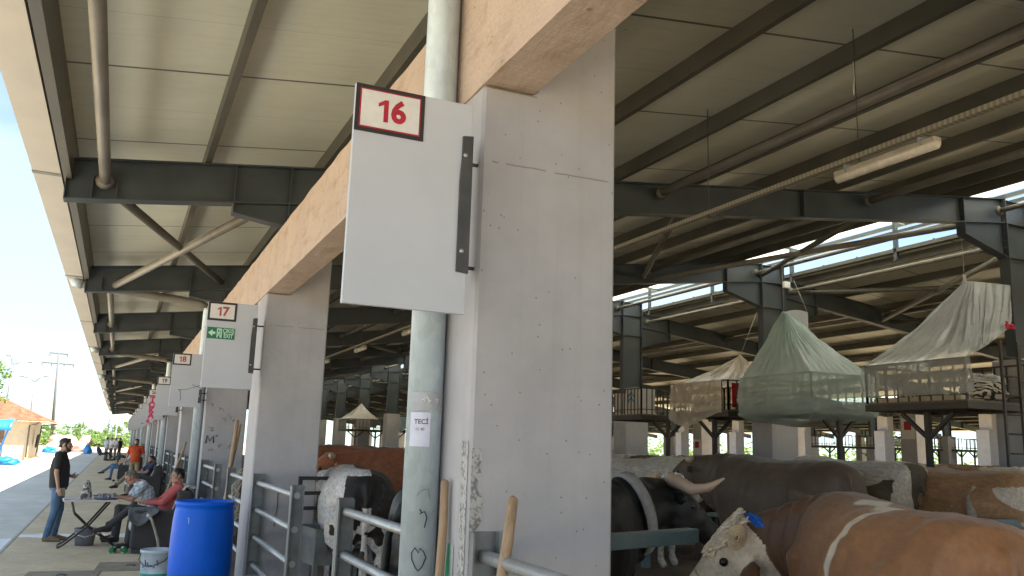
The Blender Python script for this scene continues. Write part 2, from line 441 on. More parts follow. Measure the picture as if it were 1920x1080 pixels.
M['teal'] = simple('teal_rail_paint', (0.085, 0.145, 0.155), 0.4, 0.0, 0.3, 4, 0.1, 50, ((0.20, 0.20, 0.17), 0.6))
M['sign'] = simple('white_sign_sheet', (0.545, 0.565, 0.615), 0.38, 0.0, 0.05, 2.0, 0.05, 25, ((0.43, 0.44, 0.46), 0.25))
M['signwhite'] = plain('number_plate_white', (0.74, 0.72, 0.69), 0.4)
M['black'] = plain('black_vinyl', (0.025, 0.018, 0.018), 0.45)
M['red'] = simple('red_vinyl', (0.42, 0.012, 0.035), 0.5, 0, 0.2, 8)
M['redfade'] = simple('faded_red_vinyl', (0.42, 0.07, 0.09), 0.5, 0, 0.3, 8)
M['dark'] = plain('dark_print', (0.10, 0.08, 0.08), 0.5)
M['exitgreen'] = plain('exit_green', (0.012, 0.17, 0.075), 0.45)
M['exitpale'] = plain('exit_pale', (0.55, 0.82, 0.66), 0.45)
M['pink'] = plain('pink_lettering', (0.72, 0.03, 0.13), 0.5)
M['blueink'] = plain('blue_lettering', (0.02, 0.25, 0.55), 0.5)
M['ink'] = plain('marker_ink', (0.03, 0.035, 0.08), 0.5)
M['inkpale'] = plain('faded_marker', (0.26, 0.26, 0.27), 0.6)
M['brk'] = simple('dark_bracket', (0.07, 0.07, 0.072), 0.5, 0.3, 0.3, 8, 0.1)
M['wood'] = m_wood('worn_handle', (0.30, 0.19, 0.11), (0.47, 0.33, 0.20))
M['drum'] = simple('blue_plastic', (0.001, 0.125, 0.74), 0.42, 0.0, 0.10, 3, 0.06, 20, ((0.01, 0.16, 0.60), 0.35), 0.25)
M['pail'] = simple('white_pail', (0.58, 0.66, 0.74), 0.4, 0, 0.15, 7, 0.1, 40, ((0.16, 0.26, 0.36), 0.85))
M['green'] = simple('green_plastic', (0.03, 0.42, 0.30), 0.4)
M['greypail'] = simple('grey_pail', (0.22, 0.22, 0.27), 0.45)
M['tarp_mint'] = m_tarp('mint_plastic_sheet', (0.76, 0.88, 0.87), 0.22, 0.07)
M['tarp_clear'] = m_tarp('clear_plastic_sheet', (0.80, 0.84, 0.87), 0.28, 0.07)
M['tarp_tan'] = m_tarp('tan_plastic_sheet', (0.86, 0.77, 0.68), 0.20, 0.08)
M['skirt_mint'] = m_tarp('mint_plastic_skirt', (0.72, 0.85, 0.84), 0.48, 0.09)
M['skirt_clear'] = m_tarp('clear_plastic_skirt', (0.80, 0.84, 0.87), 0.52, 0.09)
M['skirt_tan'] = m_tarp('tan_plastic_skirt', (0.86, 0.77, 0.68), 0.42, 0.09)
M['lamp'] = simple('fluorescent_diffuser', (0.72, 0.66, 0.56), 0.25, 0, 0.1, 10)
M['lampbody'] = simple('lamp_housing', (0.45, 0.40, 0.33), 0.45)
M['tray'] = m_galv('cable_tray_zinc', (0.42, 0.39, 0.33), 0.5, 0.3)
# ================================================================ ground, road, pavement
M['dust'] = m_ground('pale_dust', (0.44, 0.355, 0.225), (0.54, 0.45, 0.30), (0.39, 0.305, 0.19), 0.08)
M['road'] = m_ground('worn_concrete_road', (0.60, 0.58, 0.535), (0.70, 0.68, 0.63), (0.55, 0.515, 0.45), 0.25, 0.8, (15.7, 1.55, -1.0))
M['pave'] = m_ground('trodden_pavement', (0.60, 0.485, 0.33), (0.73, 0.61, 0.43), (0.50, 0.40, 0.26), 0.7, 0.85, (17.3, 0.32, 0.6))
M['litter'] = m_ground('barn_litter', (0.12, 0.09, 0.065), (0.18, 0.14, 0.10), (0.07, 0.052, 0.037), 1.2, 0.95)
g = MB(); g.grid(lambda u, v: (-900 + 1900 * u, -300 + 1900 * v, -0.10), 8, 8); struct(g.build('ground', M['dust']))
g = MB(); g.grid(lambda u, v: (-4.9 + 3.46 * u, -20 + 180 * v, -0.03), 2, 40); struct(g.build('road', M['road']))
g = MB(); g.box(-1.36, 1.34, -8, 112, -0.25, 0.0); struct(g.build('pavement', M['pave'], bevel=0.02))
g = MB(); g.box(-1.43, -1.365, -8, 112, -0.25, -0.006); struct(g.build('kerb', simple('kerb_concrete', (0.42, 0.40, 0.36), 0.8, 0, 0.2, 3, 0.3, 30), bevel=0.015))
g = MB(); g.box(1.345, 27.6, -8, 112, -0.25, 0.06); struct(g.build('barn_floor', M['litter']))
# drain covers let into the pavement
slab_m = simple('cover_concrete', (0.30, 0.255, 0.195), 0.85, 0, 0.25, 4, 0.3, 30, ((0.20, 0.16, 0.11), 0.6))
for i, (x, y) in enumerate(((-0.45, 12.35), (0.35, 13.1))):
    t = thing('drain_cover', 'flat concrete drain cover in the pavement, %s' % ('farther left one toward the kerb' if i == 0 else 'the one closer to the paint pail'), 'drain cover', (x, y, 0), RAD(-4), 'drain covers in the pavement')
    b = MB(); b.box(-0.42, 0.42, -0.42, 0.42, -0.02, 0.012); b.build('cover_slab', slab_m, t, 0.008)
    b = MB(); b.tube([(-0.06, 0, 0.012), (-0.03, 0, 0.03), (0.03, 0, 0.03), (0.06, 0, 0.012)], 0.012, 6); b.build('lifting_ring', M['railpost'], t)

# ================================================================ the barn
barn = thing('cattle_barn', 'long open-sided cattle barn of grey concrete columns, dark steel rafters and sandwich panel roof', 'barn')
YK = [Y0 + BAY * k for k in range(-2, NB + 1)]
# --- concrete columns with a notch that carries the beam
def column_mesh(seed):
    b = MB()
    b.prism([(0, -0.2), (CW, -0.2), (CW, 4.42), (0.272, 4.42), (0.272, ZJ), (0, ZJ)], 0, CW, 'y')
    return b.mesh('column', M['column'])
cme = column_mesh(0)
def put(name, me, loc, parent=barn, bevel=0.0, rz=0):
    o = link(name, me, parent, loc, (0, 0, rz))
    if bevel:
        m = o.modifiers.new('bevel', 'BEVEL'); m.width = bevel; m.segments = 1; m.limit_method = 'ANGLE'; m.angle_limit = RAD(40)
    return o
for y in YK[1:]: put('column', cme, (XL, y, 0), barn, 0.014)
for y in YK[1:]: put('column', cme, (2 * RIDGE - XL, y + CW, 0), barn, 0.014, pi)
# honeycombed edge of the near column
b = MB(); b.grid(lambda u, v: (XL - 0.003 + 0.0 * u, Y0 + 0.012 + 0.07 * u + 0.02 * MN.noise((u * 3, v * 9, 0)) * (u > 0.9), 0.9 + 0.85 * v), 6, 40)
b.grid(lambda u, v: (XL + 0.010 + (0.045 + 0.035 * MN.noise((3.1, v * 11, 1))) * u, Y0 - 0.003, 1.0 + 0.72 * v), 6, 40)
b.build('honeycomb_patch', M['honey'], barn)
gs = MB(); gs.grid(lambda u, v: (XL - 0.0035, Y0 + 0.14 + 0.16 * u * (1.15 - 0.7 * v), 0.55 + 0.75 * v), 6, 10)
def m_spray():
    m, nt, bb = new_mat('green_spray_paint'); N = NT(nt)
    xs = N.sep(N.coord('Generated')); n = N.noise(7, 5, 0.7)
    c = N.mix(N.ramp(N.math('ADD', N.math('ABSOLUTE', N.math('SUBTRACT', xs[1], 0.45)), N.math('MULTIPLY', n, 0.5)), [(0.38, 1.0), (0.62, 0.0)]), (0.47, 0.465, 0.46), (0.02, 0.30, 0.15))
    N.l(c, bb.inputs['Base Color']); bb.inputs['Roughness'].default_value = 0.75; return m
gs.build('green_paint_patch', m_spray(), barn)
# --- edge beams, one per bay
b = MB()
def beam_sec(v):
    y = v * BAY; e = 0.009 * MN.noise((v * 30, 1.7, 0)); t = 0.014 * MN.noise((v * 22, 9.2, 0))
    return [(0.002, y, ZJ + 0.004 + e * 0.5), (0.26, y, ZJ + 0.004), (0.26, y, ZJ + 0.64), (0.03, y, ZJ + 0.64 + t), (0.002, y, ZJ + 0.625 + t)]
b.loft([[Vector(p) for p in beam_sec(i / 80)] for i in range(81)], smooth=False)
bme = b.mesh('beam', M['beam'])
for y in YK[:-1]: put('beam', bme, (XL, y, 0))
# --- rafters
def rafter_mesh(mirror):
    b = MB(); X0, X1 = -0.77, RIDGE - 0.36; D = 0.46
    def zt(x): return rtop(x)
    def zb(x): return rtop(x) - D
    n = 14; fw = 0.09
    xs = [X0 + (X1 - X0) * i / n for i in range(n + 1)]
    poly = [(x, zb(x)) for x in xs] + [(x, zt(x)) for x in reversed(xs)]
    b.prism(poly, -0.006, 0.006, 'y')
    for f, o in ((zb, 0.0), (zt, -0.016)):
        b.prism([(X0, f(X0) + o), (X1, f(X1) + o), (X1, f(X1) + o + 0.016), (X0, f(X0) + o + 0.016)], -fw, fw, 'y')
    # haunch over the column
    b.prism([(0.93, zb(0.93) - 0.003), (0.93, zb(0.93) - 0.10), (1.58, zb(1.58) - 0.27), (2.05, zb(2.05) - 0.27), (2.05, zb(2.05) - 0.003)], -0.006, 0.006, 'y')
    b.bar((0.93, 0, zb(0.93) - 0.105), (1.58, 0, zb(1.58) - 0.275), 2 * fw, 0.016)
    b.bar((1.58, 0, zb(1.58) - 0.275), (2.06, 0, zb(2.05) - 0.275), 2 * fw, 0.016)
    for x, lo in ((0.93, 0.10), (1.55, 0.26), (2.0, 0.26)):
        b.box(x - 0.006, x + 0.006, -fw + 0.004, fw - 0.004, zb(x) - lo, zt(x) - 0.017)
    b.box(X0 - 0.010, X0 - 0.001, -fw, fw, zb(X0), zt(X0))
    for x in (-0.52, -0.28):
        b.box(x - 0.005, x + 0.005, -fw + 0.006, -0.006, zb(x) + 0.02, zb(x) + 0.26)
    for x in (4.6, 9.4): b.box(x - 0.006, x + 0.006, -fw + 0.004, fw - 0.004, zb(x) + 0.018, zt(x) - 0.018)
    # knee at the ridge post
    xa = X1 - 1.05
    b.prism([(xa, zb(xa) - 0.003), (xa, zb(xa) - 0.20), (X1, zb(X1) - 0.62), (X1, zb(X1) - 0.003)], -0.006, 0.006, 'y')
    b.bar((xa, 0, zb(xa) - 0.205), (X1, 0, zb(X1) - 0.625), 2 * fw, 0.016)
    b.box(xa - 0.012, xa, -fw, fw, zb(xa) - 0.20, zt(xa) - 0.018)
    b.box(X1 - 0.001, X1 + 0.017, -fw - 0.02, fw + 0.02, zb(X1) - 0.66, zt(X1) + 0.06)
    for i in range(9):
        for s in (-1, 1):
            z = zb(X1) - 0.58 + i * 0.125
            b.ball((X1 - 0.012, s * 0.055, z), 0.016, 0.016, 0.016, 6, 4)
    if mirror: b.v = [(2 * RIDGE - x, y, z) for x, y, z in b.v]
    return b.mesh('rafter', M['steel'])
RY = [y + 0.0 for y in YK]
rl, rr = rafter_mesh(False), rafter_mesh(True)
DZ = -0.34                                  # the far slope sits lower than the near one
for y in RY:
    put('rafter', rl, (0, y, 0)); put('rafter', rr, (0, y, DZ))
# --- ridge posts: steel on a concrete pedestal
b = MB()
for s in (-1, 1): b.box(RIDGE + s * 0.34 - 0.008, RIDGE + s * 0.34 + 0.008, -0.10, 0.10, 3.55, 6.42)
b.box(RIDGE - 0.33, RIDGE + 0.33, -0.006, 0.006, 3.55, 6.40)
for z in (5.35, 5.98, 6.40): b.box(RIDGE - 0.335, RIDGE + 0.335, -0.09, 0.09, z, z + 0.014)
b.box(RIDGE - 0.42, RIDGE + 0.42, -0.16, 0.16, 3.53, 3.549)
pme = b.mesh('ridge_post', M['steel'])
b = MB(); b.box(-0.40, 0.40, -0.36, 0.36, -0.2, 3.53); pdm = b.mesh('pedestal', M['column'])
for y in RY[1:]:
    put('ridge_post', pme, (0, y, 0)); put('pedestal', pdm, (RIDGE, y, 0), barn, 0.014)
# --- purlins, the full length
YA, YB = -6.5, YK[-1] + 0.5
def rpan(x): return rtop(x) + 0.20
PX = [0.62, 1.95, 3.30, 4.66, 6.02, 7.38, 8.74, 10.1, 11.46, 12.4, 13.2]
PR = [13.5, 12.1, 10.5, 8.9, 7.3, 5.7, 4.1, 2.5, 0.9]
for x in PX:
    b = MB(); z = rtop(x)
    b.prism([(x - 0.035, z + 0.004), (x + 0.035, z + 0.010), (x + 0.035, z + 0.03), (x + 0.0, z + 0.026), (x + 0.0, z + 0.198), (x - 0.035, z + 0.194)], YA, YB, 'y')
    b.build('purlin', M['purlin'], barn)
for x in PR:
    b = MB(); z = rtop(x) + DZ; X = 2 * RIDGE - x
    b.prism([(X + 0.035, z + 0.004), (X - 0.035, z + 0.010), (X - 0.035, z + 0.03), (X, z + 0.026), (X, z + 0.198), (X + 0.035, z + 0.194)], YA, YB, 'y')
    b.build('purlin', M['purlin'], barn)
b = MB(); b.prism([(-0.80, 4.40), (-0.72, 4.40), (-0.72, rpan(-0.72) - 0.004), (-0.80, rpan(-0.8) - 0.004)], YA, YB, 'y'); b.build('eaves_purlin', M['purlin'], barn)
# --- roof panels
XE, XF = 13.32, 13.72
def slab(x0, x1, mir):
    b = MB(); p = [(x0, rpan(x0)), (x1, rpan(x1)), (x1, rpan(x1) + 0.06), (x0, rpan(x0) + 0.06)]
    b.prism(p, YA, YB, 'y')
    if mir: b.v = [(2 * RIDGE - q[0], q[1], q[2] + DZ) for q in b.v]
    return b.build('roof_panel', M['roof'], barn)
slab(-1.02, XE, False); slab(-1.02, XF, True)
# ridge capping along the far slope's top edge with its bolts
b = MB(); xr = 2 * RIDGE - XF; zR = rpan(XF) + DZ
b.box(xr - 0.08, xr + 0.05, YA, YB, zR - 0.03, zR + 0.055)
y = YA
while y < 60:
    b.ball((xr - 0.02, y, zR + 0.07), 0.03, 0.03, 0.03, 6, 4); y += 1.04
b.build('ridge_capping', M['purlin'], barn)
# raised translucent ridge cover on short posts
m, nt, bb = new_mat('translucent_ridge_sheet'); N = NT(nt)
tl = N.n('ShaderNodeBsdfTranslucent'); tl.inputs[0].default_value = (0.88, 0.88, 0.82, 1); mx = N.n('ShaderNodeMixShader'); mx.inputs[0].default_value = 0.85
bb.inputs['Base Color'].default_value = (0.7, 0.66, 0.5, 1); bb.inputs['Roughness'].default_value = 0.4
N.l(bb.outputs[0], mx.inputs[1]); N.l(tl.outputs[0], mx.inputs[2]); N.l(mx.outputs[0], nt.nodes['Material Output'].inputs[0])
M['skylight'] = m
SKY = [(XE - 0.25, rpan(XE) + 0.10), (14.30, 7.16), (15.55, 7.04)]
b = MB(); b.prism(SKY + [(x, z + 0.007) for x, z in reversed(SKY)], YA, YB, 'y')
b.build('ridge_skylight', M['skylight'], barn)
b = MB()
for x, z in ((13.85, 6.80), (14.35, 7.08), (15.50, 6.98)): b.box(x - 0.03, x + 0.03, YA, YB, z - 0.09, z)
b.box(15.11, 15.17, YA, YB, 6.64, 6.71)
for y in RY:
    for dy in (0, BAY / 2):
        b.bar((XE - 0.1, y + dy, rpan(XE) + 0.06), (14.32, y + dy, 7.02), 0.05, 0.06); b.bar((14.38, y + dy, 7.02), (15.47, y + dy, 6.93), 0.05, 0.06)
        b.box(15.10, 15.18, y + dy - 0.04, y + dy + 0.04, 6.05, 6.639); b.box(15.10, 15.18, y + dy - 0.04, y + dy + 0.04, 6.711, 6.93)
b.build('skylight_frame', M['steel'], barn)
# --- box gutter along the eaves
gme = MB(); gme.box(-1.10, -0.83, 0.002, BAY - 0.002, 4.44, 4.62); gme.box(-1.10, -1.07, 0.002, BAY - 0.002, 4.62, 4.70)
gm = gme.mesh('gutter', M['gutter'])
for y in YK[:-1]: put('gutter', gm, (0, y, 0))
gl = MB(); gl.box(-1.105, -0.825, -0.05, 0.05, 4.434, 4.444); glm = gl.mesh('gutter_joint', M['tube'])
for y in YK[:-1]: put('gutter_joint', glm, (0, y, 0))
# --- longitudinal tie tubes
for x, r, dz in ((-0.40, 0.057, 0.26), (6.72, 0.06, 0.16), (10.75, 0.06, 0.16), (RIDGE - 0.55, 0.045, 0.25)):
    b = MB(); z = rtop(x) - dz
    b.tube([(x, 0.11, z), (x, 0.17, z)], [0.10, 0.03], 10); b.tube([(x, BAY - 0.17, z), (x, BAY - 0.11, z)], [0.03, 0.10], 10)
    b.tube([(x, 0.14, z), (x, BAY - 0.14, z)], r, 14)
    tm = b.mesh('tie_tube', M['tube'])
    b.v = [(2 * RIDGE - p[0], p[1], p[2] + DZ) for p in b.v]; tm2 = b.mesh('tie_tube', M['tube'])
    for i, y in enumerate(RY[:-1]):
        if x > 0 or (i - 2) not in (1, 4, 7, 10): put('tie_tube', tm, (0, y, 0))
        if x > 0: put('tie_tube', tm2, (0, y, 0))
# --- diagonal bracing, alternate bays
def brace(a, c, r=0.05, m='tube'):
    b = MB(); b.tube([a, c], r, 12); return b.mesh('brace', M[m])
bz = lambda x: rtop(x) - 0.33
def xbrace(k):
    y = Y0 + BAY * k
    for mir in (0, 1):
        for (xa, xb) in ((-0.3, 1.45), (7.2, 10.6), (10.9, 14.0)):
            for s in (0, 1):
                a = Vector((xa, y + 0.14, bz(xa) - 0.03 * s)); c = Vector((xb, y + BAY - 0.14, bz(xb) - 0.03 * s))
                if s: a.y, c.y = c.y, a.y
                if (xa == 7.2 and s): continue
                if mir: a.x, c.x = 2 * RIDGE - a.x, 2 * RIDGE - c.x; a.z += DZ; c.z += DZ
                link('brace', brace(a, c, 0.06 if s else 0.055, 'tube' if s else 'purlin'), barn)
for k in (1, 4, 7, 10): xbrace(k)
# --- downpipes on every other column
def downpipe(k):
    y = Y0 + BAY * k + 0.38; x = XL - 0.086
    b = MB(); r = 0.083
    b.tube([(x, y, -0.05), (x, y, 4.10), (x - 0.04, y - 0.02, 4.17)], r, 24)
    p = b.build('downpipe', M['galv'], barn)
    q = MB(); q.tube([(x - 0.02, y - 0.01, 4.15), (x - 0.16, y - 0.02, 4.22), (-0.86, y - 0.1, 4.36), (-0.96, y - 0.1, 4.40)], r * 0.92, 18); q.build('pipe_arm', M['tube'] if k else M['galv'], p)
    q = MB(); q.tube([(-0.84, y - 0.1, 4.355), (-0.95, y - 0.1, 4.385), (-0.985, y - 0.1, 4.47)], r * 1.06, 16); q.build('elbow', M['galv'], p)
    for z in (0.55, 2.75):
        q = MB(); q.tube([(x, y, z), (x, y, z + 0.035)], r + 0.006, 24); q.box(x + 0.05, x + 0.084, y - 0.10, y + 0.10, z, z + 0.035); q.build('pipe_clip', M['rail'], p)
    return p
dps = {}
for k in range(0, NB, 2): dps[k] = downpipe(k)
# ================================================================ number boards on the columns
def text_mesh(body, size, extrude=0.0008, offset=0.0, align='CENTER', sx=1.0):
    cu = bpy.data.curves.new('lettering', 'FONT'); cu.body = body; cu.size = size; cu.extrude = extrude; cu.offset = offset
    cu.align_x = align; cu.align_y = 'CENTER'; cu.resolution_u = 3
    o = bpy.data.objects.new('lettering', cu); COL.objects.link(o)
    bpy.context.view_layer.update()
    me = bpy.data.meshes.new_from_object(o.evaluated_get(bpy.context.evaluated_depsgraph_get()))
    bpy.data.objects.remove(o); bpy.data.curves.remove(cu)
    if sx != 1.0:
        for v in me.vertices: v.co.x *= sx
    return me
def put_text(name, body, size, mat, parent, loc, off=0.0, sx=1.0, rot=(pi / 2, 0, 0), align='CENTER'):
    me = text_mesh(body, size, 0.0008, off, align, sx); me.materials.clear(); me.materials.append(mat)
    return link(name, me, parent, loc, rot)
def strokes(name, lines, r, mat, parent, fn, close=False):
    """hand drawn marker strokes laid on a surface: fn maps (u, v) to a point"""
    b = MB()
    for ln in lines:
        pts = [Vector(fn(*p)) for p in ln]
        b.tube(pts, r, 5)
    return b.build(name, mat, parent)
SX0, SX1, SZ0, SZ1, SDY = 0.763, 1.293, 2.278, 3.223, -0.13
looks = {0: 'largest number board, white with red 16 and no other writing',
         1: 'white number board reading 17 in red above a green exit sign',
         2: 'white number board reading 18 in red with a black scribble below',
         3: 'white number board reading 19 in dark digits, bare below',
         4: 'number board reading 20 with tall pink hand lettering',
         5: 'white number board reading 21 behind the pink lettered board',
         6: 'number board reading 22 with blue upright hand lettering',
         7: 'white number board reading 23 beyond the blue lettered board',
         8: 'white number board reading 24 beyond the blue lettered board',
         9: 'number board reading 25 with a dark blue scrawl'}
for k in range(0, 13):
    y = Y0 + BAY * k + SDY
    t = thing('number_board', looks.get(k, 'small far white number board reading %d under the eaves' % (16 + k)), 'sign', (0, y, 0), 0, 'number boards along the columns')
    W, H = SX1 - SX0, SZ1 - SZ0
    b = MB(); b.box(SX0, SX1, 0, 0.024, SZ0, SZ1); b.build('board', M['sign'], t, 0.003)
    # number plate: black frame, red inner line, white field
    px0, px1, pz0, pz1 = SX0 + 0.001, SX0 + 0.305, 3.012, 3.221
    pl = MB(); pl.box(px0, px1, -0.004, -0.001, pz0, pz1); p = pl.build('number_plate', M['black'], t)
    fr = 0.018
    q = MB(); q.box(px0 + fr, px1 - fr, -0.0055, -0.0042, pz0 + fr, pz1 - fr); q.build('inner_line', M['red'] if k < 1 else M['black'], p)
    q = MB(); q.box(px0 + fr + 0.006, px1 - fr - 0.006, -0.0075, -0.0058, pz0 + fr + 0.006, pz1 - fr - 0.006); q.build('plate_field', M['signwhite'], p)
    dm = M['red'] if k == 0 else (M['redfade'] if k in (1, 2) else M['dark'])
    cx, cz = (px0 + px1) / 2, (pz0 + pz1) / 2 - 0.002
    if k < 4:
        h = 0.049
        one = MB(); one.prism([(cx - 0.030, cz - h), (cx - 0.010, cz - h), (cx - 0.010, cz + h), (cx - 0.026, cz + h), (cx - 0.054, cz + h * 0.62), (cx - 0.054, cz + h * 0.30), (cx - 0.030, cz + h * 0.55)], -0.0092, -0.0077, 'y')
        one.build('numeral', dm, p)
        put_text('numeral', str(16 + k)[1], 0.135, dm, p, (cx + 0.035, -0.0085, cz), 0.005)
    else:
        put_text('numeral', str(16 + k), 0.125, dm, p, (cx, -0.0085, cz), 0.004)
    # steel angle that holds the board to the column
    z0, z1 = (2.46, 3.07) if k < 2 else (2.36, 2.60)
    b = MB()
    b.prism([(1.243, z0), (SX1 + 0.006, z0 - 0.004), (SX1 + 0.006, z1 + 0.006), (1.25, z1), (1.249, z1 - 0.1), (1.243, z1 - 0.2)], -0.012, -0.0005, 'y')
    b.box(SX1 - 0.002, SX1 + 0.0055, -0.0121, 0.20, z0 - 0.004, z1 + 0.006)
    for z in (z0 + 0.06, z1 - 0.06): b.tube([(SX1 + 0.004, 0.17, z), (XL - 0.001, 0.17, z)], 0.009, 8)
    br = b.build('bracket', M['brk'], t, 0.002)
    if k < 3:
        b = MB()
        for z in ((z0 + 0.09, z1 - 0.09) if k < 2 else ((z0 + z1) / 2,)): b.ball((1.262, -0.016, z), 0.011, 0.006, 0.011, 8, 5)
        b.build('bolt', M['rail'], br)
    if k == 1:      # emergency exit sign
        e = MB(); e.box(0.775, 1.067, -0.004, -0.001, 2.812, 2.937); ex = e.build('exit_sign', M['exitgreen'], t)
        ex['label'] = 'green exit sign with arrow, running figure and two words'
        a = MB()
        a.prism([(0.785, 2.874), (0.832, 2.912), (0.832, 2.888), (0.862, 2.888), (0.862, 2.860), (0.832, 2.860), (0.832, 2.836)], -0.006, -0.0042, 'y')
        # door with running figure
        a.prism([(0.876, 2.824), (0.888, 2.824), (0.888, 2.926), (0.876, 2.926)], -0.006, -0.0042, 'y')
        a.prism([(0.888, 2.913), (0.928, 2.913), (0.928, 2.926), (0.888, 2.926)], -0.006, -0.0042, 'y')
        a.prism([(0.916, 2.824), (0.930, 2.824), (0.930, 2.8), (0.930, 2.913), (0.920, 2.913)], -0.006, -0.0042, 'y')
        a.lathe([(0.0, 0), (0.009, 0.0001)], (0.90, 0, 0), 10)
        a.bar((0.904, -0.005, 2.893), (0.900, -0.005, 2.862), 0.0016, 0.016)
        a.bar((0.900, -0.005, 2.864), (0.886, -0.005, 2.835), 0.0016, 0.008)
        a.bar((0.901, -0.005, 2.866), (0.914, -0.005, 2.848), 0.0016, 0.008)
        a.bar((0.914, -0.005, 2.850), (0.908, -0.005, 2.828), 0.0016, 0.007)
        a.bar((0.904, -0.005, 2.887), (0.918, -0.005, 2.874), 0.0016, 0.006)
        a.bar((0.902, -0.005, 2.887), (0.888, -0.005, 2.876), 0.0016, 0.006)
        a.ball((0.908, -0.0052, 2.903), 0.008, 0.001, 0.008, 10, 6)
        a.build('pictogram', M['exitpale'], ex)
        put_text('lettering', '\u00c7IKI\u015e', 0.062, M['exitpale'], ex, (0.999, -0.0055, 2.903), 0.0012, 0.80)
        put_text('lettering', 'EXIT', 0.060, M['exitpale'], ex, (0.999, -0.0055, 2.846), 0.0012, 0.80)
        q = MB(); q.box(0.938, 1.058, -0.0058, -0.0043, 2.872, 2.8745); q.build('lettering', M['exitpale'], ex)
    if k == 2:
        strokes('scribble', [[(0.36, 0.40), (0.52, 0.34)], [(0.14, 0.30), (0.25, 0.30), (0.52, 0.40)], [(0.14, 0.30), (0.18, 0.26), (0.175, 0.20), (0.19, 0.16), (0.18, 0.11)]], 0.0032, M['ink'], t, lambda u, v: (SX0 + u, -0.002, SZ0 + v))
    if k == 4:
        zz = SZ0 + 0.62
        for i, ch in enumerate('TOKA'):
            put_text('lettering', ch, 0.24, M['pink'], t, (SX0 + 0.13, -0.004, zz - i * 0.165), 0.012)
        put_text('lettering', 'a', 0.20, M['pink'], t, (SX0 + 0.06, -0.004, zz - 0.645), 0.010)
    if k == 5:
        put_text('lettering', 'r', 0.16, M['pink'], t, (SX0 + 0.46, -0.004, SZ0 + 0.05), 0.008)
    if k == 6:
        for i, ch in enumerate('BES\u0130'):
            put_text('lettering', ch, 0.21, M['blueink'], t, (SX0 + 0.20, -0.004, SZ0 + 0.63 - i * 0.165), 0.014)
    if k == 9:
        strokes('scribble', [[(0.12, 0.62), (0.30, 0.50), (0.10, 0.36), (0.36, 0.22)]], 0.035, M['ink'], t, lambda u, v: (SX0 + u, -0.002, SZ0 + v))

# ---------------------------------------------------------------- marks on the pipe and the columns (parts of the barn)
pr_, py_ = 0.0842, Y0 + 0.38
def onpipe(u, v):                 # u: metres round the pipe from the side facing the camera's left, v: height
    a = RAD(-105) + u / pr_
    return (XL - 0.086 + pr_ * cos(a), py_ + pr_ * sin(a), v)
strokes('drawn_heart', [[(0.035, 1.23), (0.022, 1.255), (0.005, 1.27), (-0.002, 1.25), (-0.018, 1.272), (-0.033, 1.25), (-0.03, 1.22), (-0.012, 1.185), (0.0, 1.172), (0.018, 1.19), (0.035, 1.23)]], 0.0028, M['ink'], dps[0], onpipe)
strokes('drawn_mark', [[(0.0, 1.425), (0.018, 1.43), (0.03, 1.405), (0.02, 1.36)], [(-0.005, 1.44), (0.004, 1.425), (-0.004, 1.42)]], 0.003, M['ink'], dps[0], onpipe)
strokes('drawn_mark', [[(-0.02, 1.50), (0.0, 1.525), (0.03, 1.53), (0.04, 1.49)]], 0.0018, M['inkpale'], dps[0], onpipe)
st = MB(); st.grid(lambda u, v: onpipe(-0.075 + 0.10 * u, 1.72 + 0.155 * v), 14, 2)
stick = st.build('paper_sticker', plain('sticker_paper', (0.66, 0.67, 0.80), 0.5), dps[0])
def wrap_text(body, size, mat, u0, v0, parent):
    me = text_mesh(body, size, 0.0, 0.0006, 'LEFT')
    for v in me.vertices:
        p = onpipe(u0 + v.co.x, v0 + v.co.y); d = Vector((p[0] - (XL - 0.086), p[1] - py_, 0)).normalized() * 0.0012
        v.co = Vector(p) + d
    me.materials.clear(); me.materials.append(mat); link('lettering', me, parent)
wrap_text('TEC\u0130', 0.030, M['dark'], -0.052, 1.832, stick)
wrap_text('11 40', 0.019, M['inkpale'], -0.045, 1.798, stick)
# grey tape band with white chalk marks
tb = MB(); tb.grid(lambda u, v: [c for c in onpipe(-0.075 + 0.25 * u, 1.885 + 0.085 * v)], 18, 1)
tp = tb.build('paint_band', simple('grey_band', (0.42, 0.43, 0.46), 0.5, 0, 0.15, 8), dps[0])
def onpipe2(u, v):
    a = RAD(-105) + u / (pr_ + 0.001); return (XL - 0.086 + (pr_ + 0.001) * cos(a), py_ + (pr_ + 0.001) * sin(a), v)
strokes('chalk_mark', [[(-0.02, 1.93), (0.0, 1.945), (-0.01, 1.92)], [(0.0, 1.955), (0.015, 1.93), (0.02, 1.918)], [(0.012, 1.92), (0.028, 1.935)], [(0.05, 1.94), (0.062, 1.937), (0.056, 1.922)]], 0.0035, M['signwhite'], dps[0], onpipe2)
# pencil marks on column 18 and the drawn M
y18 = Y0 + 2 * BAY - 0.003
on18 = lambda u, v: (XL + u, y18, v)
strokes('drawn_letter', [[(0.06, 1.66), (0.075, 1.80), (0.12, 1.70), (0.18, 1.79), (0.19, 1.67)], [(0.225, 1.79), (0.245, 1.80)]], 0.012, M['ink'], barn, on18)
rng = random.Random(5)
for i in range(16):
    u, v = rng.uniform(0.1, 0.6), rng.uniform(1.5, 2.35); s = rng.uniform(0.03, 0.06)
    pts = [(u + s * rng.uniform(-1, 1), v + s * rng.uniform(-1, 1)) for _ in range(4)]
    strokes('pencil_mark', [pts], 0.004, M['inkpale'], barn, on18)
# stretch of wire hanging by column 17
strokes('hanging_wire', [[(0.30, 1.17), (0.305, 1.0), (0.29, 0.88), (0.285, 0.80)]], 0.004, M['black'], barn, lambda u, v: (XL + u, Y0 + BAY - 0.004, v))
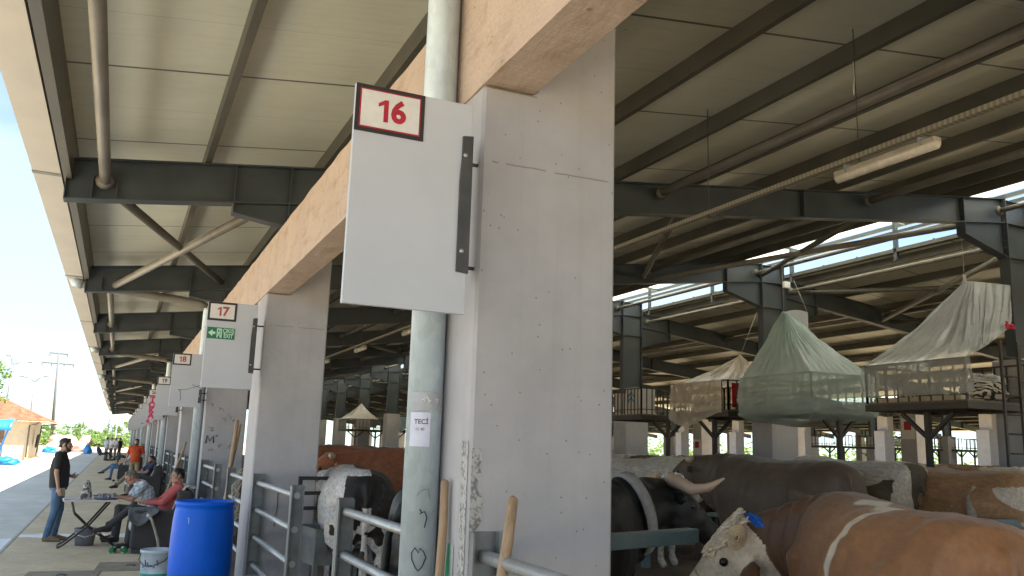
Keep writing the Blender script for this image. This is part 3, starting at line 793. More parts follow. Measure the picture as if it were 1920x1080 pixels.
# ================================================================ living bodies: blended solids grown into one skin
def capsule(b, p, q, rp, rq, n=14, flat=1.0, up=None):
    p, q = Vector(p), Vector(q); d = q - p; L = d.length
    if L < 1e-6: d = Vector((0, 0, 1))
    d.normalize()
    ref = Vector(up) if up else (Vector((0, 0, 1)) if abs(d.z) < 0.85 else Vector((1, 0, 0)))
    a = d.cross(ref).normalized(); c = a.cross(d)
    rings = []
    for t in (-80, -50, -20): rings.append((p + d * rp * sin(RAD(t)), rp * cos(RAD(t))))
    for t in (20, 50, 80): rings.append((q + d * rq * sin(RAD(t)), rq * cos(RAD(t))))
    b.loft([[o + (a * cos(2 * pi * k / n) * flat + c * sin(2 * pi * k / n)) * r for k in range(n)] for o, r in rings])
def sections(b, secs, n=20, e=2.3):
    """secs: (centre, side vector*half width, up vector*half height)"""
    rings = []
    def sp(v): return math.copysign(abs(v) ** (2 / e), v)
    for c, s, u in secs:
        c, s, u = Vector(c), Vector(s), Vector(u)
        rings.append([c + s * sp(cos(2 * pi * k / n)) + u * sp(sin(2 * pi * k / n)) for k in range(n)])
    b.loft(rings)
def grow(b, voxel, smooth=4, fac=0.5, name='body', mats=None):
    me = b.mesh('tmp', [M['black']])
    o = bpy.data.objects.new('tmp', me); COL.objects.link(o)
    r = o.modifiers.new('r', 'REMESH'); r.mode = 'VOXEL'; r.voxel_size = voxel; r.use_smooth_shade = True
    if smooth:
        s = o.modifiers.new('s', 'SMOOTH'); s.iterations = smooth; s.factor = fac
    bpy.context.view_layer.update()
    out = bpy.data.meshes.new_from_object(o.evaluated_get(bpy.context.evaluated_depsgraph_get()))
    bpy.data.objects.remove(o); bpy.data.meshes.remove(me)
    out.name = name; out.materials.clear()
    for m in (mats or []): out.materials.append(m)
    for p in out.polygons: p.use_smooth = True
    return out
def set_attr(me, name, fn):
    a = me.attributes.new(name, 'FLOAT', 'POINT')
    a.data.foreach_set('value', [fn(v.co) for v in me.vertices])

# ---------------------------------------------------------------- cattle (local: head towards +X, height at withers about 1.5 m)
def cattle_mesh(voxel=0.022, neck=0.0, drop=0.0, turn=0.0, muzzle_drop=0.55, tail=True, fat=1.0, droop=0.045, ear=0.20, seed=1, hk=1.0, hz=1.0, eb=(0.04, -0.015)):
    """neck: sideways swing of the neck (rad, + to the animal's left), drop: lowering of the head, turn: extra head yaw"""
    b = MB(); S = []
    for x, zc, hh, hw in ((-0.98, 1.17, .20, .15), (-0.93, 1.13, .32, .26), (-0.78, 1.09, .39, .335), (-0.55, 1.06, .42, .36), (-0.2, 1.02, .445, .39),
                          (0.15, 1.01, .455, .395), (0.42, 1.03, .455, .37), (0.64, 1.06, .45, .34), (0.82, 1.09, .41, .28), (0.95, 1.12, .33, .20)):
        S.append(((x, 0, zc), (0, hw * fat, 0), (0, 0, hh)))
    sections(b, S, 22, 2.35)
    capsule(b, (0.66, 0, 1.37), (0.40, 0, 1.37), 0.125, 0.11)            # withers
    capsule(b, (-0.60, 0.13, 1.38), (-0.60, -0.13, 1.38), 0.09, 0.09)    # hook bones
    capsule(b, (-0.86, 0, 1.37), (-0.98, 0, 1.30), 0.09, 0.055)          # tail head
    capsule(b, (0.80, 0, 0.80), (0.98, 0, 0.86), 0.15, 0.10)             # brisket
    # neck and head frame
    nb = Vector((0.78, 0, 1.16)); nd = Vector((cos(neck), sin(neck), 0.28 - drop)).normalized()
    ne = nb + nd * 0.66
    side = Vector((0, 0, 1)).cross(nd).normalized(); upn = nd.cross(side)
    secs = []
    for t, hh, hw in ((0, .34, .24), (0.25, .30, .19), (0.55, .24, .15), (0.85, .195, .13), (1.05, .16, .12)):
        secs.append((nb + nd * 0.66 * t + upn * (0.03 * sin(t * 3)), side * hw, upn * hh))
    sections(b, secs, 18, 2.2)
    capsule(b, nb + nd * 0.02 - upn * 0.30, nb + nd * 0.52 - upn * 0.20, 0.11, 0.08)     # dewlap
    hd = Matrix.Rotation(turn, 3, 'Z') @ Vector((cos(neck), sin(neck), 0)); hd = (hd + Vector((0, 0, -muzzle_drop))).normalized()
    hs = Vector((0, 0, 1)).cross(hd).normalized(); hu = hd.cross(hs)
    poll = ne + hu * 0.06 - hd * 0.04
    secs = []
    for t, hh, hw, off in ((-0.02, .10, .10, 0), (0.06, .155, .135, -.02), (0.18, .165, .142, -.05), (0.30, .145, .125, -.06), (0.42, .115, .098, -.055), (0.52, .098, .085, -.05), (0.60, .092, .092, -.05), (0.645, .055, .06, -.055)):
        secs.append((poll + hd * t * hz + hu * off * hz, hs * hw * hk * hz, hu * hh * hz))
    sections(b, secs, 18, 2.4)
    for s in (-1, 1):
        capsule(b, poll + (hd * 0.20 + hs * s * 0.115 * hk + hu * 0.03) * hz, poll + (hd * 0.24 + hs * s * 0.11 * hk + hu * 0.02) * hz, 0.035 * hz, 0.03 * hz, 10)   # brow
        capsule(b, poll + (hd * 0.20 + hs * s * 0.06 - hu * 0.16) * hz, poll + (hd * 0.32 + hs * s * 0.055 - hu * 0.13) * hz, 0.075 * hz, 0.06 * hz)      # jaw
        er = poll + (hd * eb[0] + hs * s * 0.125 * hk + hu * eb[1]) * hz                                                                         # ears
        et = er + hs * s * math.sqrt(max(0.003, ear * ear - droop * droop)) - Vector((0, 0, droop)) - hd * 0.02
        k = ear / 0.2; eu = hd if droop > 0.1 else hd * 0.4 - hu; capsule(b, er, er.lerp(et, 0.55), 0.028 * k, 0.062 * k, 12, 0.32, up=eu); capsule(b, er.lerp(et, 0.5), et, 0.064 * k, 0.018 * k, 12, 0.32, up=eu)
    # legs
    for s in (-1, 1):
        y = 0.20 * s
        capsule(b, (0.60, y * 1.0, 1.08), (0.60, y, 0.74), 0.20, 0.125)
        capsule(b, (0.60, y, 0.76), (0.63, y * .95, 0.46), 0.10, 0.066); capsule(b, (0.63, y * .95, 0.44), (0.62, y * .95, 0.13), 0.06, 0.046)
        capsule(b, (0.62, y * .95, 0.11), (0.66, y * .95, 0.045), 0.058, 0.066)
        capsule(b, (-0.68, y * .8, 1.08), (-0.60, y * 1.05, 0.74), 0.27, 0.17); capsule(b, (-0.86, y * 0.62, 1.05), (-0.80, y * 0.9, 0.72), 0.16, 0.12)
        capsule(b, (-0.64, y * 1.05, 0.76), (-0.87, y, 0.50), 0.145, 0.072); capsule(b, (-0.87, y, 0.50), (-0.83, y, 0.13), 0.068, 0.050)
        capsule(b, (-0.83, y, 0.11), (-0.79, y, 0.045), 0.058, 0.066)
    if tail:
        pts = [(-0.98, 0, 1.33), (-1.055, 0.01, 1.18), (-1.065, 0.02, 0.92), (-1.05, 0.015, 0.66)]
        for p, q, a, c in zip(pts, pts[1:], (.042, .034, .028), (.034, .028, .024)): capsule(b, p, q, a, c, 10)
        capsule(b, pts[-1], (-1.05, 0.01, 0.36), 0.034, 0.05, 10)
    me = grow(b, voxel, 5, 0.5)
    so = Vector((seed * 3.1, seed * 1.7, seed * 5.3))
    n_ = len(me.vertices); co = [0.0] * (3 * n_); no = [0.0] * (3 * n_)
    me.vertices.foreach_get('co', co); me.vertex_normals.foreach_get('vector', no)
    for i in range(n_):                        # muscle, ribs, neck folds
        p = Vector(co[3 * i:3 * i + 3])
        d = 0.016 * MN.noise(p * 2.6 + so) + 0.007 * MN.noise(p * 7 + so)
        if -0.45 < p.x < 0.45 and 0.75 < p.z < 1.3: d += 0.004 * sin(p.x * 42 + p.z * 7) * (1 - abs(p.x) / 0.45)
        if 0.80 < p.x < 1.5: d += 0.010 * sin((p - nb).dot(nd) * 52 + 2.5 * MN.noise(p * 3)) * max(0, 1 - abs((p - nb).dot(nd) - 0.3) / 0.3)
        if p.x < -0.45 and p.z > 0.8: d += 0.012 * MN.noise(p * 4 + so)
        for k in range(3): co[3 * i + k] += no[3 * i + k] * d
    me.vertices.foreach_set('co', co); me.update()
    F = dict(poll=poll, hd=hd, hs=hs, hu=hu, ne=ne, nd=nd, hk=hk, hz=hz)
    return me, F
def cattle_extras(parent, F, horns=None, horn_mat=None, eye=True, nose=True):
    poll, hd, hs, hu = F['poll'], F['hd'], F['hs'], F['hu']
    for s in (-1, 1):
        if eye:
            b = MB(); q = F['hz']; b.ball(poll + (hd * 0.215 + hs * s * 0.128 * F['hk'] + hu * 0.005) * q, 0.024 * q, 0.024 * q, 0.024 * q, 10, 7); b.build('eye', M['eye'], parent)
        if horns:
            b = MB(); L, up = horns
            r = poll + hd * 0.02 + hs * s * 0.08 + hu * 0.07
            b.tube([r, r + hs * s * L * 0.45 + hu * L * 0.02, r + hs * s * L * 0.8 + hu * L * (0.10 + up * 0.3) + hd * L * 0.10, r + hs * s * L + hu * L * (0.2 + up) + hd * L * 0.22], [0.048, 0.042, 0.030, 0.008], 12)
            b.build('horn', horn_mat or M['horn'], parent)
    if nose:
        b = MB(); q = F['hz']; b.ball(poll + (hd * 0.625 - hu * 0.045) * q, 0.055 * q, 0.06 * q, 0.05 * q, 12, 8); b.build('muzzle', M['muzzle'], parent)
M['eye'] = plain('animal_eye', (0.012, 0.008, 0.006), 0.12)
M['horn'] = simple('horn', (0.50, 0.40, 0.29), 0.4, 0, 0.2, 6)
M['horntip'] = simple('long_horn', (0.52, 0.36, 0.25), 0.4, 0, 0.25, 5, 0.1, 40, ((0.62, 0.58, 0.52), 0.6))
M['muzzle'] = simple('muzzle', (0.30, 0.19, 0.16), 0.45, 0, 0.2, 12)
M['hoof'] = plain('hoof', (0.06, 0.05, 0.04), 0.5)
BROWN, TAN, DARK, BLACK = (0.26, 0.115, 0.065), (0.42, 0.235, 0.12), (0.105, 0.080, 0.062), (0.018, 0.015, 0.016)
RUST = (0.36, 0.13, 0.06)
COATS = {'brown': m_coat('brown_hide', BROWN), 'tan': m_coat('tan_hide', TAN), 'dark': m_coat('grey_brown_hide', (0.098, 0.068, 0.046), sleek=0.6, c_mud=(0.06, 0.048, 0.038)), 'black': m_coat('black_hide', (0.010, 0.009, 0.009), sheen=0.02, sleek=0.6, c_mud=(0.03, 0.024, 0.02)),
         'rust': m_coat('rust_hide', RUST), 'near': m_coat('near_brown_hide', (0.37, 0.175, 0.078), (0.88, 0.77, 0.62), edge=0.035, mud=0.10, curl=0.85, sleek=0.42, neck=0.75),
         'white': m_coat('dirty_white_hide', (0.12, 0.09, 0.06), (0.70, 0.63, 0.54), edge=0.10, mud=0.6),
         'pied': m_coat('black_white_hide', (0.014, 0.012, 0.012), (0.78, 0.75, 0.72), (0.22, 0.13, 0.09), edge=0.05, mud=0.7)}
def facefield(F, w=0.30):
    poll, hd, hs, hu = F['poll'], F['hd'], F['hs'], F['hu']
    def f(p):
        d = p - poll; t = d.dot(hd); s = abs(d.dot(hs)); u = d.dot(hu)
        return min(0.5, 1.6 * min(t + 0.05, 0.165 * F['hk'] * F['hz'] - s * (1 if t > 0 else 2), u + 0.25 * F['hz']))
    return f
def blotch(seed, scale=1.1, bias=0.0):
    o = Vector((seed * 7.13, seed * 3.7, seed * 1.9))
    return lambda p: 0.9 * MN.noise(p * scale + o) + bias
_pool = {}; ALLC = []
def animal(label, coat, loc, heading, field, kind=0, scale=1.0, horns=None, tailless=False, detail=0.026, group='cattle tied in the barn', curlf=None, args=None, horn_mat=None):
    args = dict(args or {})
    args.setdefault('seed', len(_pool) + 1); _pool[label] = 1
    me, F = cattle_mesh(detail, **args)
    t = thing('cow', label, 'cow', loc, heading, group)
    t.scale = (scale,) * 3
    set_attr(me, 'white', field(F)); set_attr(me, 'curl', curlf(F) if curlf else (lambda p: 0.0))
    me.materials.append(COATS[coat]); link('body', me, t)
    cattle_extras(t, F, horns, horn_mat)
    ALLC.append((t, F))
    return t, F
FZ = 0.06
H90 = lambda deg: RAD(deg)
# near brown bull, seen from its left flank
def near_field(F):
    ff = facefield(F)
    poll, hd, hs, hu = F['poll'], F['hd'], F['hs'], F['hu']
    def f(p):
        w = -0.5
        if p.x > 0.85: w = max(w, ff(p))
        # narrow pale stripe behind the shoulder and flecks along the spine
        s = 0.040 - abs((p.x + 0.12) - 0.42 * (1.40 - p.z) * 0.5) * 1.0 if p.y > -0.05 and p.z > 0.78 and p.z < 1.47 else -0.5
        w = max(w, (s * (1.0 + 0.9 * MN.noise(p * 5)) + 0.022 * MN.noise(p * 13)) * 3.2 - 0.06 * max(0, 1.0 - p.z) * 6)
        if p.z > 1.36: w = max(w, 0.11 - abs(p.y - 0.03) * 1.2 - abs(p.x - 0.02) * 0.26 + 0.12 * MN.noise(p * 6))
        return w
    return f
def face_curl(F):
    ff = facefield(F)
    return lambda p: max(0.0, min(1.0, ff(p) * 6)) if (p - F['poll']).dot(F['hd']) < 0.45 else 0.0
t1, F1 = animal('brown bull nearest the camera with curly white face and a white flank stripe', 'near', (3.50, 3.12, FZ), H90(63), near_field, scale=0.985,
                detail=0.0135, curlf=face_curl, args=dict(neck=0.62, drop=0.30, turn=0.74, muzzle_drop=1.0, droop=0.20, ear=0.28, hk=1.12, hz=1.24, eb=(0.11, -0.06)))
# blue rope wound round its poll, and a yellow ear tag
poll, hd, hs, hu = F1['poll'], F1['hd'], F1['hs'], F1['hu']
b = MB(); rg = random.Random(3)
for i in range(9):
    c0 = poll - hd * 0.02 - F1['nd'] * 0.07 + F1['nd'] * rg.uniform(-.05, .05) - hu * 0.02
    pts = []
    for j in range(13):
        a = pi * (j / 12) * 1.25 - 0.2
        pts.append(c0 + hs * (0.13 + 0.012 * rg.uniform(-1, 1)) * cos(a) + hu * ((0.135 + 0.015 * rg.uniform(-1, 1)) * sin(a) + 0.0))
    b.tube(pts, 0.008, 6)
b.tube([poll - hd * 0.06 + hs * 0.10 + hu * 0.10, poll - hd * 0.09 + hs * 0.15 + hu * 0.02, poll - hd * 0.08 + hs * 0.15 - hu * 0.07], 0.012, 6)
b.build('rope', simple('blue_rope', (0.01, 0.13, 0.55), 0.6, 0, 0.35, 30, 0.5, 90), t1)
b = MB(); wc = poll + hd * 0.10 + hs * 0.165 + hu * 0.055            # whorled horn stump
for i in range(4):
    q = 1 - i * 0.24
    b.tube([wc + hs * (0.012 + 0.010 * i) + (hd * 0.6 - hu * 0.35).normalized() * 0.075 * q * sin(a * pi / 10) + (hd * 0.35 + hu * 0.6).normalized() * 0.050 * q * cos(a * pi / 10) for a in range(21)], 0.012 - 0.001 * i, 6)
b.build('horn_stump', simple('horn_stump', (0.62, 0.47, 0.30), 0.7, 0, 0.3, 14, 0.5, 40), t1)
rg = random.Random(8); b = MB()                                            # curly forelock
for i in range(230):
    a, e = rg.uniform(-.02, .26), rg.uniform(-1, 1); a *= 1.3; c0 = poll + hd * a + hs * 0.165 * e + hu * (0.150 - 0.075 * abs(e) ** 2 - 0.13 * max(0, a - .12))
    th = rg.uniform(0, 6.3); R = rg.uniform(.012, .022)
    b.tube([c0 + hs * R * cos(th + k) + hd * R * sin(th + k) + hu * 0.004 * k for k in range(5)], [0.007, .008, .008, .006, .003], 5)
b.build('forelock', simple('curly_cream_hair', (0.80, 0.68, 0.52), 0.8, 0, 0.3, 20, 0.4, 80), t1)
b = MB(); b.ball(poll + hd * 0.13 + hs * 0.35 - Vector((0, 0, 0.21)), 0.018, 0.016, 0.016); b.build('ear_tag', plain('yellow_tag', (0.75, 0.55, 0.04), 0.4), t1)

def pied_field(F):
    bl = blotch(3, 1.0)
    def f(p):
        w = -0.35
        if p.y > 0.17: w = 0.30 + 0.45 * MN.noise(p * 2.2)                       # white left flank with black patches
        if p.x < -0.74 and p.y < 0.25 - 0.3 * max(0, p.x + 0.98): w = -0.3
        if p.z > 1.42 and abs(p.y) < 0.22 and p.y > -0.03: w = max(w, 0.25)
        if p.x < -0.80 and abs(p.y) < 0.05 and p.z < 1.10: w = 0.4
        if p.z < 0.92 and p.x < -0.4: w = 0.10 + 0.5 * MN.noise(p * 8)
        return w
    return f
def white_field(F):
    def f(p):
        w = 0.45 + 0.25 * MN.noise(p * 1.5)
        if p.x < -0.86 and abs(p.y) < 0.10: w = -0.2
        if -0.92 < p.x < -0.35 and p.z < 1.30 and p.y > 0: w = min(w, 0.02 + 0.8 * MN.noise(p * 4.0 + Vector((1, 2, 3))))
        return w
    return f
def flank_field(F):
    bl = blotch(8, 1.6, -0.15); ff = facefield(F)
    def f(p):
        w = bl(p) - 0.22
        if p.x > 0.7: w = max(w, ff(p))
        if -0.65 < p.x < -0.30 and p.z < 1.15: pass
        if -1.0 < p.x < -0.62 and p.z < 1.32: w = max(w, 0.16 + 0.9 * MN.noise(p * 4.2))
        if p.z < 1.02 + 0.10 * MN.noise(p * 5) and p.x < 0.1: w = max(w, 0.3)
        return w
    return f
def plainf(F):
    ff = facefield(F); return lambda p: ff(p) if p.x > 0.85 else -0.45
def solid(F): return lambda p: -0.5
def patchy(seed, bias):
    def mk(F):
        bl = blotch(seed, 1.25, bias); ff = facefield(F)
        return lambda p: max(bl(p), ff(p) if p.x > 0.85 else -0.5)
    return mk
# black long-horned bull behind the teal rail, facing right
tb, FB = animal('black bull with long pale horns behind the near teal rail', 'black', (2.50, 5.27, FZ), H90(15), solid, scale=0.97, detail=0.02,
                args=dict(neck=-0.05, drop=-0.04, turn=-0.25, muzzle_drop=0.65))
poll, hd, hs, hu = FB['poll'], FB['hd'], FB['hs'], FB['hu']
for s in (-1, 1):
    b = MB(); r = poll + hs * s * 0.07 + hu * 0.09 - hd * 0.02
    b.tube([r, r + hs * s * 0.16 - hu * 0.03, r + hs * s * 0.33 - hu * 0.06 + hd * 0.02, r + hs * s * 0.46 - hu * 0.02 + hd * 0.04, r + hs * s * 0.57 + hu * 0.07 + hd * 0.05], [0.058, 0.05, 0.043, 0.031, 0.008], 14)
    b.build('horn', M['horntip'], tb)
b = MB(); rg = random.Random(11)
for i in range(60):
    q = poll + hs * rg.uniform(-.16, .16) + hu * 0.10 + hd * rg.uniform(-.04, .10)
    b.tube([q, q + Vector((rg.uniform(-.02, .02), rg.uniform(-.02, .02), 0.03)), q + hd * 0.06 + hs * rg.uniform(-.03, .03) - hu * 0.01], [0.02, 0.018, 0.006], 6)
b.build('forelock', simple('pale_forelock', (0.80, 0.76, 0.70), 0.8, 0, 0.3, 20, 0.5, 60), tb)
b = MB()                                    # pale strap round the neck
nd = FB['nd']; c = Vector((0.78, 0, 1.16)) + nd * 0.30; sd = Vector((0, 0, 1)).cross(nd).normalized(); un = nd.cross(sd)
ring = lambda o: [c + nd * o + sd * 0.208 * cos(a * pi / 14) + un * 0.318 * sin(a * pi / 14) for a in range(28)]
b.loft([ring(-0.05), ring(0.05)], caps=False); b.build('neck_strap', simple('grey_webbing', (0.30, 0.29, 0.28), 0.8, 0, 0.2, 20, 0.3, 80), tb, 0, None, 0.012)

# second row, all facing away
animal('dark grey-brown bull standing broadside behind the near brown bull', 'dark', (6.745, 7.56, FZ), H90(82), solid, scale=1.12, args=dict(neck=0.25, drop=0.05, turn=0.4), horns=(0.10, 0.05))
animal('dirty white cow seen from its muddy rump between grey-brown and tan bulls', 'white', (8.13, 7.85, FZ), H90(80), white_field, scale=1.13, args=dict(neck=-0.2, drop=0.1))
animal('tan bull at the right edge with ragged white flank patches', 'tan', (8.30, 6.75, FZ), H90(84), flank_field, scale=1.09, args=dict(neck=-0.1, drop=0.25))
animal('black and white cow with a long tail seen from behind through the gate gap', 'pied', (2.44, 9.45, FZ), H90(83), pied_field, scale=0.95, detail=0.018, args=dict(neck=0.3, drop=0.15))
rows = [('rust', 'rust red bull standing broadside behind the black and white cow', (4.6, 16.2), 172, plainf, dict(neck=0.4)),
        ('rust', 'rust red cow turned left just beyond the black and white cow', (4.2, 11.4), 172, solid, dict(neck=0.1, drop=0.12)),
        ('tan', 'tan bull with cream poll lying deepest in the gap between the columns', (7.4, 19.0), 182, patchy(2, 0.1), dict(neck=0.2)),
        ('brown', 'brown and cream cow in the far row left of the thin pale rail', (10.2, 15.4), 95, patchy(5, 0.15), dict(neck=0.3)),
        ('rust', 'rust brown cow with a white rump patch in the far left row', (10.9, 16.9), 70, patchy(6, 0.02), dict(neck=-0.2)),
        ('brown', 'plain red-brown bull in the far row under the railed loft', (11.8, 15.2), 90, plainf, dict()),
        ('dark', 'nearly black bull with its back level with the thin pale rail', (9.0, 12.6), 84, solid, dict(neck=0.2)),
        ('black', 'black bull in the middle row right of the pale faced one', (10.2, 12.3), 88, solid, dict()),
        ('white', 'pale faced cow peering over the middle teal rail', (7.4, 11.8), -60, patchy(9, 0.5), dict(neck=0.2)),
        ('pied', 'black cow with one white shoulder patch in the row under the lofts', (13.5, 11.9), 97, patchy(7, 0.02), dict()),
        ('brown', 'dark red cow behind the white rumped cow', (15.3, 11.2), 92, patchy(12, -0.2), dict(neck=0.3)),
        ('brown', 'red and white cow farthest right in the row under the lofts', (17.2, 10.6), 88, patchy(13, 0.0), dict()),
        ('tan', 'cream backed cow beyond the tan bull', (11.6, 7.2), 84, patchy(14, 0.3), dict()),
        ('dark', 'dark cow under the tan plastic tent', (12.4, 14.0), 90, solid, dict(neck=-0.2)),
        ('brown', 'red-brown cow in shade below the mint plastic tent', (14.4, 13.6), 86, patchy(15, -0.1), dict())]
for coat, lab, (x, y), h, f, a in rows:
    animal(lab, coat, (x, y, FZ), H90(h), f, scale=1.08, args=a, horns=(0.11, 0.04), detail=0.03)

rgc = random.Random(31)
PROTO = [ALLC[i][0] for i in range(6, len(ALLC))]
names = {'tan': 'tan', 'rust': 'rust red', 'brown': 'brown', 'dark': 'dark grey-brown', 'black': 'black', 'white': 'dirty white', 'pied': 'black and white'}
spots = [(17.5, 14.2), (19.0, 13.4), (20.6, 12.6), (22.0, 12.8), (16.0, 16.2), (18.2, 17.5), (20.4, 17.0), (23.0, 16.0), (15.5, 20.5), (17.5, 21.0), (19.5, 21.4), (22.0, 20.2), (13.8, 18.9), (11.0, 20.4), (12.6, 21.6),
         (6.0, 22.5), (7.6, 22.0), (5.4, 27.0), (7.2, 28.5), (9.0, 27.8), (9.6, 34.0), (7.8, 35.0), (24.5, 18.5), (24.0, 22.5)]
for i, (x, y) in enumerate(spots):
    src = PROTO[(i * 7) % len(PROTO)]
    r = dup(src, Vector((x, y, FZ)), RAD(88 + rgc.uniform(-14, 14)))
    c = ('tan', 'rust', 'brown', 'dark', 'black', 'brown')[rgc.randrange(6)]
    for ch in r.children:
        if ch.name.split('.')[0] == 'body':
            ch.material_slots[0].link = 'OBJECT'; ch.material_slots[0].material = COATS[c]
    r['label'] = '%s cow far back in the crowded pens' % names[c]; r['group'] = '%s cattle far back in the pens' % names[c]
# ================================================================ people
SKIN = simple('skin', (0.42, 0.245, 0.165), 0.5, 0, 0.12, 12, 0.05, 80)
SKIN2 = simple('sunburnt_skin', (0.40, 0.20, 0.135), 0.5, 0, 0.12, 12, 0.05, 80)
HAIR = simple('dark_hair', (0.012, 0.010, 0.009), 0.5, 0, 0.3, 40, 0.4, 120)
HAIRG = simple('grey_hair', (0.13, 0.125, 0.10), 0.6, 0, 0.3, 40, 0.4, 120)
def cloth(name, col, var=0.2): return simple(name, col, 0.85, 0, var, 5, 0.35, 9)
DENIM = simple('blue_denim', (0.075, 0.145, 0.25), 0.85, 0, 0.3, 4, 0.4, 14, ((0.17, 0.26, 0.38), 0.55))
TEE = cloth('black_tee', (0.022, 0.021, 0.022)); SLACK = cloth('dark_trousers', (0.055, 0.054, 0.058))
RED = simple('washed_red_shirt', (0.42, 0.085, 0.085), 0.85, 0, 0.25, 6, 0.4, 9, ((0.58, 0.22, 0.22), 0.6))
ORANGE = simple('orange_shirt', (0.50, 0.075, 0.015), 0.8, 0, 0.35, 5, 0.3, 9, ((0.36, 0.015, 0.015), 0.8))
SHOE = cloth('tan_shoe', (0.20, 0.145, 0.095)); SHOED = cloth('dark_shoe', (0.04, 0.035, 0.032))
def m_plaid():
    m, nt, b = new_mat('plaid_shirt'); N = NT(nt); xs = N.sep()
    c = (0.60, 0.66, 0.70)
    a1 = N.math('LESS_THAN', N.math('FRACT', N.math('MULTIPLY', N.math('ADD', xs[0], N.math('MULTIPLY', xs[1], 0.6)), 15)), 0.3)
    a2 = N.math('LESS_THAN', N.math('FRACT', N.math('MULTIPLY', N.math('ADD', xs[2], N.math('MULTIPLY', xs[0], 0.5)), 15)), 0.3)
    k = N.mix(N.math('MULTIPLY', a1, 0.55), c, (0.16, 0.24, 0.34)); k = N.mix(N.math('MULTIPLY', a2, 0.5), k, (0.16, 0.24, 0.34))
    N.l(k, b.inputs['Base Color']); b.inputs['Roughness'].default_value = 0.85; N.bump(b, N.noise(9, 3), 0.3, 0.02); return m
PLAID = m_plaid()
def hand(b, w, d, palm_n, spread, curl, k=1.0):
    """palm and five fingers: w wrist, d finger direction, palm_n palm normal, curl bends the fingers towards it"""
    d, n = Vector(d).normalized(), Vector(palm_n).normalized(); s = d.cross(n).normalized(); n = s.cross(d).normalized()
    w = Vector(w); kn = w + d * 0.085 * k
    sections(b, [(w, s * 0.026 * k, n * 0.020 * k), (w + d * 0.03 * k, s * 0.035 * k, n * 0.017 * k), (kn, s * 0.041 * k, n * 0.014 * k)], 10, 2.4)
    for i, (o, L) in enumerate(((-0.031, 0.070), (-0.0105, 0.080), (0.0105, 0.076), (0.031, 0.060))):
        p = kn + s * o * k; dd = (d + s * o * 4 * spread).normalized()
        for j in range(3):
            a = curl * (0.5 + 0.5 * j); dj = (dd * cos(a) + n * sin(a)).normalized(); q = p + dj * L * k * (0.45, 0.32, 0.23)[j]
            capsule(b, p, q, 0.0098 * k, 0.0092 * k, 8); p = q
    p = w + d * 0.022 * k - s * 0.03 * k; dt = (d * 0.7 - s * 0.65 + n * 0.35).normalized()
    q = p + dt * 0.042 * k; capsule(b, p, q, 0.0125 * k, 0.0105 * k, 8); capsule(b, q, q + (dt + n * 0.5 + d * 0.3).normalized() * 0.03 * k, 0.0105 * k, 0.009 * k, 8)
def head(b, c, fwd, up, beard=False):
    fwd, up = Vector(fwd).normalized(), Vector(up).normalized(); s = up.cross(fwd).normalized(); up = fwd.cross(s).normalized()
    P = lambda f, l, u: Vector(c) + fwd * f + s * l + up * u
    R = Matrix((s, fwd, up)).transposed()
    b.ball(P(-0.012, 0, 0.022), 0.074, 0.094, 0.088, 16, 12, 0, R)
    capsule(b, P(0.030, 0, -0.035), P(0.045, 0, -0.085), 0.060, 0.038)
    capsule(b, P(0.01, 0.035, -0.07), P(0.06, 0.012, -0.092), 0.030, 0.026); capsule(b, P(0.01, -0.035, -0.07), P(0.06, -0.012, -0.092), 0.030, 0.026)
    capsule(b, P(0.078, 0, 0.018), P(0.104, 0, -0.022), 0.011, 0.017, 10)                                   # nose
    capsule(b, P(0.076, 0.032, 0.030), P(0.082, -0.032, 0.030), 0.013, 0.013, 10)                           # brow
    capsule(b, P(0.083, 0.018, -0.058), P(0.083, -0.018, -0.058), 0.010, 0.010, 10)                         # lips
    for q in (-1, 1):
        capsule(b, P(-0.010, q * 0.078, 0.020), P(-0.012, q * 0.080, -0.022), 0.016, 0.012, 10)            # ears
        capsule(b, P(0.060, q * 0.040, -0.012), P(0.045, q * 0.050, -0.022), 0.018, 0.018, 10)             # cheekbones
    return P, R
def hair_mesh(P, R, style='short', beard=False):
    b = MB()
    b.ball(P(-0.022, 0, 0.040), 0.079, 0.094, 0.084, 16, 12, 0, R)
    capsule(b, P(0.035, 0.03, 0.092), P(0.035, -0.03, 0.092), 0.030, 0.030)
    capsule(b, P(-0.072, 0.03, -0.02), P(-0.072, -0.03, -0.02), 0.034, 0.034)
    for q in (-1, 1): capsule(b, P(0.012, q * 0.070, 0.05), P(0.012, q * 0.073, 0.0), 0.018, 0.010)
    if beard:
        capsule(b, P(0.070, 0.022, -0.086), P(0.070, -0.022, -0.086), 0.028, 0.028); capsule(b, P(0.09, 0.02, -0.045), P(0.09, -0.02, -0.045), 0.0085, 0.0085, 8)
        for q in (-1, 1): capsule(b, P(0.015, q * 0.066, -0.02), P(0.055, q * 0.042, -0.078), 0.013, 0.026)
    return b
